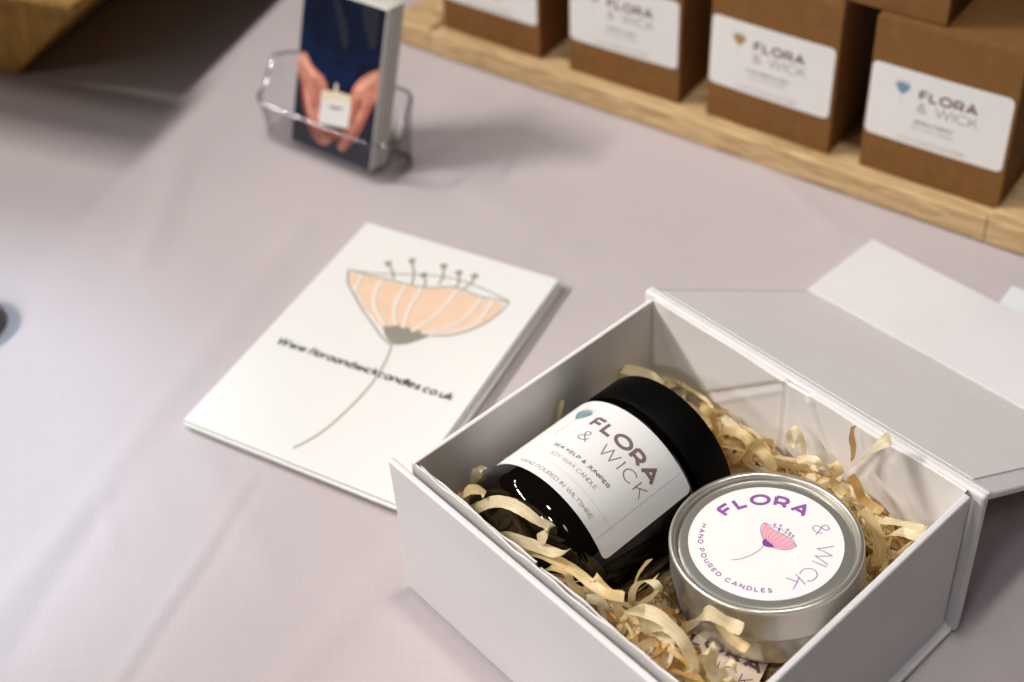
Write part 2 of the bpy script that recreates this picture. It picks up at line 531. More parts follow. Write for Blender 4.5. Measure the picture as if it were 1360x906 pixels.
def roundrect(x0, x1, y0, y1, r, n=5):
    out = []
    for cx, cy, a in ((x1 - r, y1 - r, 0), (x0 + r, y1 - r, 90), (x0 + r, y0 + r, 180), (x1 - r, y0 + r, 270)):
        out += [(cx + r * math.cos(R_(a + 90 * k / n)), cy + r * math.sin(R_(a + 90 * k / n))) for k in range(n + 1)]
    return out


# ------------------------------------------------------------------ tablecloth
def seg_dist(p, a, b):
    dx, dy = b[0] - a[0], b[1] - a[1]
    t = ((p[0] - a[0]) * dx + (p[1] - a[1]) * dy) / (dx * dx + dy * dy)
    t = max(0, min(1, t))
    qx, qy = a[0] + t * dx - p[0], a[1] + t * dy - p[1]
    return math.hypot(qx, qy), (dx * qy - dy * qx)


def cloth():
    creases = []
    def cr(pts, h, w, ridge=True):
        W = [at(*p) for p in pts]; W = [(q.x, q.y) for q in W]
        creases.append((W, h, w, min(q[0] for q in W) - 25, max(q[0] for q in W) + 25, min(q[1] for q in W) - 25, max(q[1] for q in W) + 25))
    cr([(150, 915), (215, 815), (272, 735), (331, 640)], 0.55, 2.0)
    cr([(160, 915), (224, 818), (280, 738), (335, 645)], -0.35, 2.6)
    cr([(-20, 830), (60, 730), (100, 685), (220, 530), (331, 390), (400, 300)], 0.33, 6)
    cr([(20, 860), (90, 745), (150, 660)], -0.35, 5)
    cr([(140, 650), (143, 690), (148, 735)], 0.3, 2.5)
    cr([(255, 575), (300, 660), (360, 760)], 0.35, 7)
    cr([(190, 345), (205, 310), (240, 210)], 0.4, 8)
    cr([(760, 330), (700, 300), (560, 210)], 0.3, 9)
    cr([(640, 480), (800, 360), (1010, 330), (1180, 300)], 0.3, 8)
    cr([(960, 180), (1050, 250), (1110, 300)], 0.35, 5)
    cr([(380, 906), (470, 800), (530, 740)], 0.3, 6)
    cr([(1340, 900), (1290, 830), (1250, 860)], 0.3, 6)
    random.seed(3)
    ph = [(random.uniform(0.006, 0.03), random.uniform(0, 6.28), random.uniform(0, 6.28), random.uniform(0.05, 0.16)) for _ in range(10)]
    xs = [-700, -560, -460] + [-400 + 3.0 * i for i in range(284)] + [520, 640, 800]
    ys = [60, 140] + [200 + 3.0 * i for i in range(237)] + [960, 1040, 1140, 1260]
    mb = MB()
    nx = len(xs)
    for y in ys:
        for x in xs:
            z = -0.95
            for k, a, b, amp in ph:
                z += amp * math.sin(k * (x * math.cos(a) + y * math.sin(a)) + b)
            for W, h, w, xa, xb, ya, yb in creases:
                if xa < x < xb and ya < y < yb:
                    d = min(seg_dist((x, y), p, q)[0] for p, q in zip(W, W[1:]))
                    if d < 3 * w: z += 1.7 * h * math.exp(-(d / w) ** 2)
            mb.add((x, y, min(z, -0.02)))
    for j in range(len(ys) - 1):
        for i in range(nx - 1):
            a = j * nx + i
            mb.f.append([a, a + 1, a + nx + 1, a + nx])
    o = mb.build('tablecloth', cloth_m, None, sharp=None)
    tag(o, 'pale mauve linen tablecloth with soft creases covering the table', 'tablecloth', kind='structure')


cloth()


# ------------------------------------------------------------------ postcards
def postcards():
    n, th, w, h = 8, 0.50, 102.5, 148.0
    rnd = random.Random(5)
    for k in range(n):
        top = k == n - 1
        dx, dy, da = (0, 0, 0) if top else (rnd.uniform(-.6, 1.3), rnd.uniform(-1.0, .5), rnd.uniform(-.006, .006))
        if k < 3: dx += 1.7
        z0 = 0.1 + k * (th + 0.11)
        fr = Frame(PC.o.x, PC.o.y, PC.a + da, z0)
        fr.o = PC.w(dx, dy, z0)
        if not top:
            o = hexa('postcard', boxpts(0, w, 0, h, 0, th), card_m if k % 3 else edge_m, None, 0.08, 1)
            o.location = fr.o * S; o.rotation_euler = (0, 0, fr.a)
            tag(o, 'plain edged white postcard in the pile under the printed flower postcard', 'postcard', 'postcards in the pile on the tablecloth')
            continue
        e = empty('postcard', fr, 'white postcard with large peach flower and web address, topmost of the pile', 'postcard', 'postcards in the pile on the tablecloth')
        hexa('card', boxpts(0, w, 0, h, 0, th), card_m, e, 0.1, 1)
        fn = lambda x, y, d: (x, y, th + d)
        petals = smooth([(12.4, 111.6), (15.5, 106.5), (21.6, 101.8), (32.2, 93.0), (43.7, 86.0), (50.5, 84.4)], 5) + \
            smooth([(60.5, 87.2), (68.3, 89.9), (74.7, 93.2), (80.1, 98.4), (84.7, 105.4), (87.0, 110.6), (87.8, 118.5), (87.0, 122.4)], 5) + \
            smooth([(85.5, 122.6), (74.7, 121.3), (62.3, 122.2), (53.0, 117.6), (43.9, 115.0), (33.7, 114.3), (23.8, 113.0), (14.1, 111.6)], 4)
        poly2d(petals, fn, 0.03, peach_i, 'printed_petals', e)
        tops = [(18.3, 112.8), (28.6, 113.6), (40.7, 114.8), (48.5, 115.9), (64.0, 122.4), (76.5, 121.4), (82.1, 122.0)]
        bots = [(40.4, 88.1), (46.2, 86.6), (51.6, 87.2), (54.8, 87.6), (58.8, 87.2), (63.2, 88.6), (66.5, 90.0)]
        st, st2 = [], []
        for i, (a, b) in enumerate(zip(tops, bots)):
            bow = (-5.5, -4.0, -2.5, -1.2, 2.0, 5.0, 7.0)[i]
            mid = ((a[0] + b[0]) / 2 + bow, (a[1] + b[1]) / 2 - abs(bow) * .55)
            q = smooth([a, mid, b], 8)
            st.append(q); st2.append([(x + .8, y + .25) for x, y in q])
        line2d(st, 0.72, fn, 0.06, white_i, 'printed_veins', e)
        line2d(st2, 0.2, fn, 0.09, olivel_i, 'printed_vein_lines', e)
        calyx = smooth([(45.5, 85.8), (49.6, 81.0), (54.5, 77.7), (58.5, 78.4), (62.8, 82.0), (68.0, 89.4)], 4) + [(64.0, 88.6), (61.8, 90.4), (59.3, 87.6), (56.6, 90.0), (53.8, 88.2), (51.5, 89.4), (49.0, 87.0)]
        poly2d(calyx, fn, 0.12, olive_i, 'printed_calyx', e)
        outl = [smooth([(11.2, 112.8), (15.2, 105.2), (20.6, 100.4), (31.2, 91.6), (41.5, 84.6), (48.5, 79.6), (55.0, 76.6)], 5),
                smooth([(11.2, 112.8), (20, 114.6), (28.2, 117.4), (44.4, 124.3), (56, 127.4), (66, 128.1), (78, 126.6), (89.0, 124.3)], 5),
                smooth([(11.2, 112.8), (23.8, 113.6), (33.7, 114.9), (43.9, 115.6), (53.0, 118.2), (62.3, 123.0), (74.7, 122.0), (89.0, 124.3)], 5),
                smooth([(89.0, 124.3), (88.6, 117), (85.5, 106), (80.6, 98), (75, 92.6), (68.3, 89.4)], 5)]
        heads = [(25.6, 124.3), (34.8, 130.7), (44.9, 123.9), (50.2, 133.6), (58.8, 132.3), (66.6, 133.3)]
        bases = [(33.5, 115.9), (43.2, 116.0), (49.0, 116.6), (54.3, 121.2), (62.6, 121.8), (66.1, 123.4)]
        sta = []
        for a, b in zip(heads, bases):
            sta.append(smooth([b, ((a[0] + b[0]) / 2 + 1.2, (a[1] + b[1]) / 2), a], 4))
        line2d(outl + sta, [.42, .34, .34, .26] + [.42] * 6, fn, 0.15, olive_i, 'printed_outline', e)
        mb = MB()
        for x, y in heads:
            ribbon2d(mb, arc(x, y + .4, 1.05, 1.2, 0, 360, 14)[:-1], True, 0.6, fn, 0.18)
        mb.build('printed_anthers', olive_i, e, None)
        line2d([smooth([(55.2, 77.4), (57.9, 68), (59.6, 56), (59.4, 42), (57.2, 25.2), (54.3, 15), (50.2, 6.9)], 6)], 0.48, fn, 0.21, olivel_i, 'printed_stem', e)
        write('Www.floraandwickcandles.co.uk', 4.6, 0.17, lambda x, y, d: fn(8.2 + x, 55.6 + y + x * 0.024, d), black_i, e, width=86.5, slant=0.12, lift=0.17)


postcards()


# ------------------------------------------------------------------ gift box
def giftbox():
    e = empty('gift_box', GB, 'white magnetic gift box standing open, lid folded back, filled with wood wool', 'gift box')
    L, W, H = 142.4, 127.7, 67.5
    hexa('base_panel', boxpts(-.3, L, 3.15, W - 3.2, 0.1, 2.4), boxw_m, e, 0.5)
    # front panel leans outwards a little
    fp = [(-.7, 0.4, 2.5), (L + .4, 0.4, 2.5), (L + .4, 2.8, 2.5), (-.7, 2.8, 2.5), (-1.6, -2.4, 67.2), (L + 1, -2.4, 67.2), (L + 1, -.1, 67.6), (-1.6, -.1, 67.6)]
    fp[0:4] = [(-.9, .7, 0.12), (L + .4, .7, 0.12), (L + .4, 3.0, 0.12), (-.9, 3.0, 0.12)]
    # base panel starts behind the front panel foot
    hexa('front_panel', fp, boxw_m, e, 0.7, 3)
    hexa('spine_panel', boxpts(-.6, L + .8, W - 3.1, W + .2, 0.1, H - .2), boxw_m, e, 1.3, 4)
    # tray walls
    hexa('side_wall', [(4.0, 4.0, 2.4), (6.1, 4.0, 2.4), (6.1, W - 4.6, 2.4), (4.0, W - 4.6, 2.4), (3.6, 3.4, 66.4), (5.5, 3.4, 66.6), (5.5, W - 4.6, 66.6), (3.6, W - 4.6, 66.4)], boxin_m, e, 0.5, 2)
    hexa('side_wall', [(L - 4.9, 4.0, 2.4), (L - 2.9, 4.0, 2.4), (L - 2.9, W - 4.6, 2.4), (L - 4.9, W - 4.6, 2.4), (L - 5.2, 3.4, 66.4), (L - 3.0, 3.4, 66.2), (L - 3.0, W - 4.6, 66.2), (L - 5.2, W - 4.6, 66.4)], boxw_m, e, 0.6, 3)
    # soft front wall (paper, slightly wavy), two leaves
    def wavy(y0, z1, amp, ph, x0, x1, name):
        mb = MB(); nx, nz = 60, 10
        for side in (0, .7):
            for j in range(nz + 1):
                for i in range(nx + 1):
                    x = x0 + (x1 - x0) * i / nx
                    f = j / nz
                    zt = z1 + .35 * math.sin(x * .21 + ph) + .25 * math.sin(x * .53 + ph * 2)
                    end = min(1.0, (x - x0) / 22, (x1 - x) / 22)
                    y = y0 + side + f * end * amp * (math.sin(x * .06 + ph) + .35 * math.sin(x * .19 + ph))
                    mb.add((x, y, 2.4 + (zt - 2.4) * f))
        n1 = (nx + 1) * (nz + 1)
        for j in range(nz):
            for i in range(nx):
                a = j * (nx + 1) + i
                mb.f.append([a, a + 1, a + nx + 2, a + nx + 1])
                b = a + n1
                mb.f.append([b + nx + 1, b + nx + 2, b + 1, b])
        t = nz * (nx + 1)
        for i in range(nx):
            mb.f.append([t + i, t + i + 1, t + i + 1 + n1, t + i + n1])
        mb.build(name, boxin_m, e, 60)
    wavy(3.5, 65.9, 0.5, 0.7, 4.6, L - 4.0, 'front_wall')
    wavy(5.0, 65.0, 0.45, 2.4, 6.2, 62.0, 'front_wall_lining')
    wavy(5.2, 64.3, 0.4, 4.1, 63.5, L - 5.3, 'front_wall_lining')
    # creased back wall: height field over (x,z), relief towards -y
    yb = W - 4.3
    ridges = [((26.0, 31.0), (64.5, 64.6), -.8, .8), ((28.5, 28.0), (65.6, 61.8), .35, 1.2),
              ((77.0, 64.5), (98.5, 28.0), .75, 1.1), ((79.5, 64.0), (101.5, 28.0), -.6, 1.0),
              ((106.5, 66), (92.0, 30.0), .45, 1.0), ((108.5, 66), (94.5, 30.0), -.4, 1.0),
              ((8, 62), (24, 30), .35, 2.5), ((112, 60), (134, 30), .35, 3), ((16, 64), (34, 40), -.3, 2.5)]
    mb = MB(); nx, nz = 134, 64
    x0, x1 = 5.5, L - 5.2
    for j in range(nz + 1):
        for i in range(nx + 1):
            x = x0 + (x1 - x0) * i / nx; f = j / nz
            top = 66.9
            if 67.0 < x < 76.5: top -= .7
            top += .25 * math.sin(x * .17)
            z = 2.4 + (top - 2.4) * f
            d = 0.25 * math.sin(x * .05 + z * .06) + 0.15 * math.sin(x * .13 - z * .09)
            for a, b, h, w in ridges:
                q = seg_dist((x, z), a, b)[0]
                if q < 3 * w: d += .95 * h * math.exp(-(q / (.75 * w)) ** 2)
            # left leaf stands a little proud of the right one; gully between leaves
            if x < 66.4: d += .55
            elif x < 66.9: d += .55 * (66.9 - x) / .5 - .3
            elif x < 67.5: d -= .3
            if 72.0 < x: d += 0.25 * min(1, (x - 72) / 8.0)
            # triangular gusset under the crease
            q = (x - 26) / 38.5; zz = 31 + 33.6 * q
            if 26 < x < 66.4 and z < zz: d -= .5 * min(1, (zz - z) / 1.5)
            mb.add((x, yb - max(d, -.6) - .3, z))
    for j in range(nz):
        for i in range(nx):
            a = j * (nx + 1) + i
            mb.f.append([a, a + 1, a + nx + 2, a + nx + 1])
    t = nz * (nx + 1)
    base = len(mb.v)
    for i in range(nx + 1):
        vx = mb.v[t + i]; mb.v.append((vx[0], (yb + .9) * S, vx[2] + .0002)); 
    for i in range(nx):
        mb.f.append([t + i, t + i + 1, base + i + 1, base + i])
    mb.build('back_wall', boxin_m, e, 60)
    # lid slopes from the spine down to the table, flap lies flat
    ya, za, y2, z2 = W + .6, H - 1.0, W + 107.0, 2.2
    dy, dz = y2 - ya, z2 - za; ln = math.hypot(dy, dz); dy /= ln; dz /= ln
    ny, nz_ = -dz, dy
    th = 2.4
    def lp(s, h): return (ya + dy * s + ny * h, za + dz * s + nz_ * h)
    def slab(x0, x1, s0, s1, h0, h1):
        out = []
        for h in (h0, h1):
            for x, s in ((x0, s0), (x1, s0), (x1, s1), (x0, s1)):
                y, z = lp(s, h); out.append((x, y, z))
        return out
    lid = hexa('lid', slab(-.6, L + .8, 0.4, ln - .8, -th, 0), boxw_m, e, 0.6, 3)
    hexa('lid_lining', slab(3.6, L - 7.2, 3.2, ln - 2.2, 0.03, 0.32), simple('pale lilac lining', (0.86, 0.82, 0.82), 0.5, var=0.02, scale=30), lid, 0.1, 1)
    hexa('hinge_strip', [(-.5, W - .6, H - 2.2), (L + .7, W - .6, H - 2.2), (L + .7, W + 2.2, H - 3.2), (-.5, W + 2.2, H - 3.2), (-.5, W - .6, H - .1), (L + .7, W - .6, H - .1), (L + .7, W + 2.0, H - 1.0), (-.5, W + 2.0, H - 1.0)], boxw_m, e, 0.7, 3)
    hexa('flap', [(-.2, y2 - .2, .1), (L + .6, y2 - .2, .1), (L - .4, y2 + 50.8, .1), (-1.2, y2 + 50.8, .1), (-.2, y2 - .2, 3.0), (L + .6, y2 - .2, 3.0), (L - .4, y2 + 50.8, 2.6), (-1.2, y2 + 50.8, 2.6)], boxw_m, lid, 0.7, 3)


giftbox()


# ------------------------------------------------------------------ small flower mark used on jar and carton labels
def little_flower(fn, mat, stem_mat, parent, x, y, w, h, sx, sy):
    """fan head in box (x..x+w, y..y+h), stem to (sx, sy)"""
    top = []
    n = 9
    for k in range(n):
        u = k / (n - 1)
        top.append((x + w * u, y + h * (.70 + .22 * math.sin(math.pi * u))))
        if k < n - 1:
            v = (k + .5) / (n - 1)
            top.append((x + w * v, y + h * (.56 + .22 * math.sin(math.pi * v))))
    body = smooth([(x + w, y + h * .70), (x + w * .86, y + h * .38), (x + w * .5, y), (x + w * .14, y + h * .38), (x, y + h * .70)], 5)
    poly2d(body[:-1] + top[:-1], fn, 0.04, mat, 'flower_head', parent, fine=1.2)
    lines = []
    for k in range(6):
        u = .18 + .64 * k / 5
        lines.append([(x + w * u, y + h * .72), (x + w * (u + (u - .5) * .2), y + h * 1.02)])
    lines.append(smooth([(x + w * .5, y + h * .05), (x + w * .5 + (sx - x - w * .5) * .3, (y + sy) / 2), (sx, sy)], 6))
    line2d(lines, [h * .02] * 6 + [h * .017], fn, 0.05, stem_mat, 'flower_stem', parent)


# ------------------------------------------------------------------ jar, lying along the short side of the box
JX, JZ, JR, JB = 41.48, 36.76, 30.43, 28.84          # axis x,z ; radius ; y of label foot


def jar():
    fr = Frame(0, 0, GB.a); fr.o = GB.w(JX, 0, JZ)
    e = empty('candle_jar', fr, 'black glass candle jar lying on its side, white label reading SEA KELP & JUNIPER', 'candle')
    fn = lambda a, b, h: (a, h, b)
    mb = MB()
    prof = [(0.01, 18.4), (22.0, 18.2), (23.2, 17.6)]
    prof += [(23.4 + 7.03 * math.sin(R_(t)), 24.6 - 7.03 * math.cos(R_(t))) for t in range(5, 91, 6)]
    prof += [(JR, 30), (JR, 70.5)]
    prof += [(JR - 3.0 * (1 - math.cos(R_(t))), 70.5 + 4.6 * math.sin(R_(t))) for t in range(10, 91, 8)]
    prof += [(26.8, 75.6), (26.5, 78)]
    lathe(mb, prof, fn, 128)
    mb.build('glass_body', glass_m, e, 35, recalc=True)
    mb = MB()
    cp = [(26.0, 76.6), (29.6, 76.4)]
    cp += [(30.4, 77.0), (30.55, 77.6), (30.45, 90.3), (30.2, 91.2), (29.4, 91.8), (20, 91.9), (0.01, 91.9)]
    lathe(mb, cp, fn, 128)
    mb.build('cap', cap_m, e, 30, recalc=True)
    # label: theta measured from +x (towards the tin) up over the top
    RL = JR + 0.10
    def lab(x, y, d):          # x: arc length along text direction (left to right), y: up the jar (towards cap)
        th = R_(135) - x / JR
        r = RL + d
        return (r * math.cos(th), JB + y, r * math.sin(th))
    def deg(a): return R_(135 - a) * JR
    def sheet(t0, t1, y0, y1, rr, lift, name):
        m = MB(); pts = roundrect(deg(t0), deg(t1), y0, y1, rr, 6)
        nx, ny = 90, 24
        xa, xb = deg(t0), deg(t1)
        def ylim(x):
            d = min(x - xa, xb - x)
            if d >= rr: return 0
            return rr - math.sqrt(max(0, rr * rr - (rr - d) ** 2))
        for i in range(nx + 1):
            x = xa + (xb - xa) * (0.5 - 0.5 * math.cos(math.pi * i / nx))
            k = ylim(x)
            for j in range(ny + 1):
                m.add(lab(x, (y0 + k) + (y1 - y0 - 2 * k) * j / ny, lift))
        for i in range(nx):
            for j in range(ny):
                a = i * (ny + 1) + j
                m.f.append([a, a + ny + 1, a + ny + 2, a + 1])
        return m.build(name, label_m, e, None)
    lb = sheet(196, 28.2, 0.4, 43.2, 2.2, 0.0, 'label')
    mb = MB()
    top = sheet(190, 42.2, 0.9, 42.6, 0.6, 0.10, 'label_overlay')
    def T(x, y, d): return lab(x, y, d + 0.12)
    write('FLORA', 5.7, 0.235, lambda x, y, d: T(deg(106.5) + x, 29.6 + y - x * .02, d), brown_i, lb, width=R_(59.5) * JR)
    write('& WICK', 5.0, 0.075, lambda x, y, d: T(deg(103.2) + x, 22.4 + y, d), brown_i, lb, width=R_(58) * JR)
    write('SEA KELP & JUNIPER', 1.55, 0.2, lambda x, y, d: T(deg(110.5) + x, 15.1 + y, d), brown_i, lb, width=R_(48.5) * JR)
    write('SOY WAX CANDLE', 1.7, 0.11, lambda x, y, d: T(deg(106) + x, 11.0 + y, d), brownl_i, lb, width=R_(40) * JR)
    write('HAND POURED IN WILTSHIRE', 1.7, 0.11, lambda x, y, d: T(deg(118.8) + x, 3.0 + y, d), brownl_i, lb, width=R_(65) * JR)
    line2d([[(deg(118), 7.9), (deg(43.5), 7.7)]], 0.07, T, 0.03, grey_i, 'label_rule', lb)
    line2d([[(deg(42.4), 1.2), (deg(42.4), 42.2)]], 0.09, T, 0.02, edge_shade_i, 'label_edge_shade', lb)
    little_flower(T, teal_i, grey_i, lb, deg(127), 30.6, deg(111.4) - deg(127), 7.2, deg(120.5), 20.5)


jar()


# ------------------------------------------------------------------ tin
def tin():
    n = (Vector((0, 0, 1)) + GB.e1 * -0.127 + GB.e2 * -0.020).normalized()
    ax = (GB.e1 - n * GB.e1.dot(n)).normalized(); ay = n.cross(ax)
    c = GB.w(101.99, 67.65, 60.0)
    e = bpy.data.objects.new('candle_tin', None); COL.objects.link(e); e.empty_display_size = .01
    Mx = Matrix.Identity(4)
    base = c - n * 24.0
    for i in range(3):
        Mx[i][0], Mx[i][1], Mx[i][2], Mx[i][3] = ax[i], ay[i], n[i], base[i] * S
    e.matrix_world = Mx
    tag(e, 'round silver candle tin with purple lettering and pink flower on its lid', 'candle')
    R0 = 30.5
    fn = lambda a, b, h: (a, b, h)
    top = 24.0
    mb = MB()      # lid with rolled rim and recessed plate
    prof = [(R0 - .7, 11.5), (R0 + .05, 11.5), (R0 + .25, 11.8), (R0 + .25, 12.6), (R0, 13.0)]
    prof += [(R0, 22.2)]
    prof += [(R0 - 1.1 + 1.1 * math.cos(R_(t)), 22.9 + 1.1 * math.sin(R_(t))) for t in range(10, 171, 16)]
    prof += [(R0 - 2.35, 22.3), (R0 - 2.75, 21.9), (R0 - 3.4, 22.15), (R0 - 4.2, 22.25), (14, 22.3), (0.01, 22.3)]
    lathe(mb, prof, fn, 160)
    mb.build('lid', tin_m, e, 45, recalc=True)
    mb = MB()
    prof = [(0.01, 0.2), (R0 - 2.6, 0.2), (R0 - 1.2, 0.8), (R0 - .9, 2.2), (R0 - .95, 11.9), (R0 - 1.3, 13.0)]
    lathe(mb, prof, fn, 128)
    mb.build('base', tin_m, e, 45, recalc=True)
    z = 22.36
    mb = MB()
    ring = [mb.add((24.25 * math.cos(2 * math.pi * k / 128), 24.25 * math.sin(2 * math.pi * k / 128), z)) for k in range(128)]
    mb.f.append(ring)
    lb = mb.build('label', label_m, e, None)
    def out(r, a0):     # clockwise text, tops outward
        return lambda x, y, d: ((r + y) * math.cos(R_(a0) - x / (r + 2.0)), (r + y) * math.sin(R_(a0) - x / (r + 2.0)), z + d)
    def inn(r, a0):     # anticlockwise text, tops inward
        return lambda x, y, d: ((r - y) * math.cos(R_(a0) + x / r), (r - y) * math.sin(R_(a0) + x / r), z + d)
    write('FLORA', 5.1, 0.235, out(15.9, 178.5), purple_i, lb, width=R_(97.5) * 17.9)
    mb = MB()
    items = [('&', 64.5, 13.2), ('W', 36.0, 19.5), ('I', 10.8, 0), ('C', 1.5, 13.2), ('K', -16.5, 11.2)]
    for g, a0, wd in items:
        write(g, 5.2, 0.06, out(15.9, a0), purple_i, lb, mb=mb, seg=.6)
    mb.build('lettering', purple_i, lb, None)
    write('HAND POURED CANDLES', 1.75, 0.2, inn(21.15, -161), purple_i, lb, width=R_(115) * 21.15, seg=.5)
    f2 = lambda x, y, d: (x, y, z + d)
    pet = smooth([(-5.16, 6.13), (-4.6, 4.2), (-3.6, 2.7), (-2.29, 1.46), (-.5, .2), (.6, -.3)], 5) + smooth([(2.4, -.5), (4.4, 0.0), (6.42, 0.97), (7.7, 2.6), (8.42, 4.59)], 5) + smooth([(8.2, 4.62), (5.16, 5.55), (2.47, 6.0), (.27, 5.5), (-2.55, 5.83), (-5.0, 6.13)], 4)
    poly2d(pet, f2, .03, pink_i, 'flower_petals', lb)
    poly2d(smooth([(-.9, .6), (-.3, -.9), (.7, -1.6), (1.9, -1.3), (3.8, -.1)], 4) + [(2.8, .1), (2.2, .6), (1.6, .2), (1.0, .75), (.5, .35), (0, .9)], f2, .09, dpurple_i, 'flower_calyx', lb)
    tops = [(-3.9, 6.0), (-2.4, 5.8), (-.9, 5.6), (.7, 5.55), (2.3, 5.95), (4.0, 5.8), (5.8, 5.4), (7.2, 4.95)]
    lines = []
    for k, a in enumerate(tops):
        b = (-.3 + 3.4 * k / 7, .6 - .5 * k / 7)
        bow = -1.3 + 2.6 * k / 7
        lines.append(smooth([b, ((a[0] + b[0]) / 2 + bow, (a[1] + b[1]) / 2 - .3 * abs(bow)), a], 5))
    outline = [smooth([(-5.3, 6.2), (-4.9, 4.0), (-3.7, 2.4), (-2.3, 1.2), (-.7, 0), (-.4, -.9), (.7, -1.75)], 4),
               smooth([(.7, -1.75), (2.2, -1.3), (4.4, -.2), (6.6, .9), (7.9, 2.6), (8.6, 4.6)], 4),
               smooth([(-5.3, 6.2), (-2.2, 6.75), (1.0, 7.3), (4.6, 6.7), (8.6, 4.6)], 5), smooth([(-5.3, 6.2), (-2.55, 5.9), (.27, 5.6), (2.47, 6.1), (5.16, 5.65), (8.6, 4.6)], 4)]
    hs = [(-2.2, 7.5), (-.57, 8.35), (2.19, 8.3), (3.76, 7.6), (5.18, 7.3), (0.05, 6.75)]
    bs = [(-1.58, 6.2), (.25, 5.9), (2.4, 6.0), (4.0, 6.0), (5.14, 5.8), (.6, 5.7)]
    st = [smooth([b, ((a[0] + b[0]) / 2 + .2, (a[1] + b[1]) / 2), a], 3) for a, b in zip(hs, bs)]
    line2d(lines, .055, f2, .06, purple_i, 'flower_veins', lb, seg=.5)
    line2d(outline + st, [.07] * 4 + [.07] * 6, f2, .12, dpurple_i, 'flower_outline', lb, seg=.5)
    mb = MB()
    for x, y in hs: ribbon2d(mb, arc(x, y + .2, .3, .3, 0, 360, 10)[:-1], True, .09, f2, .15, .3)
    mb.build('flower_anthers', dpurple_i, lb, None)
    line2d([smooth([(.7, -1.7), (.9, -3.4), (.7, -6.0), (-.2, -9.0), (-1.5, -11.4), (-3.1, -13.2)], 5)], .09, f2, .13, brownl_i, 'flower_stem', lb, seg=.6)
    return Mx.inverted()


TIN_INV = tin()


# ------------------------------------------------------------------ card under the tin
def small_card():
    fr = Frame(0, 0, GB.a + R_(19)); fr.o = GB.w(95.5, 33.5, 36.0)
    e = empty('printed_card', fr, 'cream card with dark brown lettering, half buried in wood wool below the tin', 'card')
    def fn(x, y, d):
        return (x, y - .0, 5.2 * math.sin(math.pi * min(max((x + 8) / 46, 0), 1)) - 3.5 - .16 * y + d - .006 * y * y)
    mb = MB(); nx, ny = 30, 14
    for i in range(nx + 1):
        for j in range(ny + 1): mb.add(fn(-8 + 37.0 * i / nx, -13 + 23 * j / ny, 0))
    for i in range(nx):
        for j in range(ny):
            a = i * (ny + 1) + j; mb.f.append([a, a + ny + 1, a + ny + 2, a + 1])
    mb.build('card', bounce_card_m, e, None)
    write('FLORA', 5.4, 0.235, lambda x, y, d: fn(-.5 + x, -1.6 + y, d), brown_i, e, width=29)
    write('& WICK', 4.8, 0.075, lambda x, y, d: fn(-.5 + x, -9.0 + y, d), brown_i, e, width=28)


small_card()


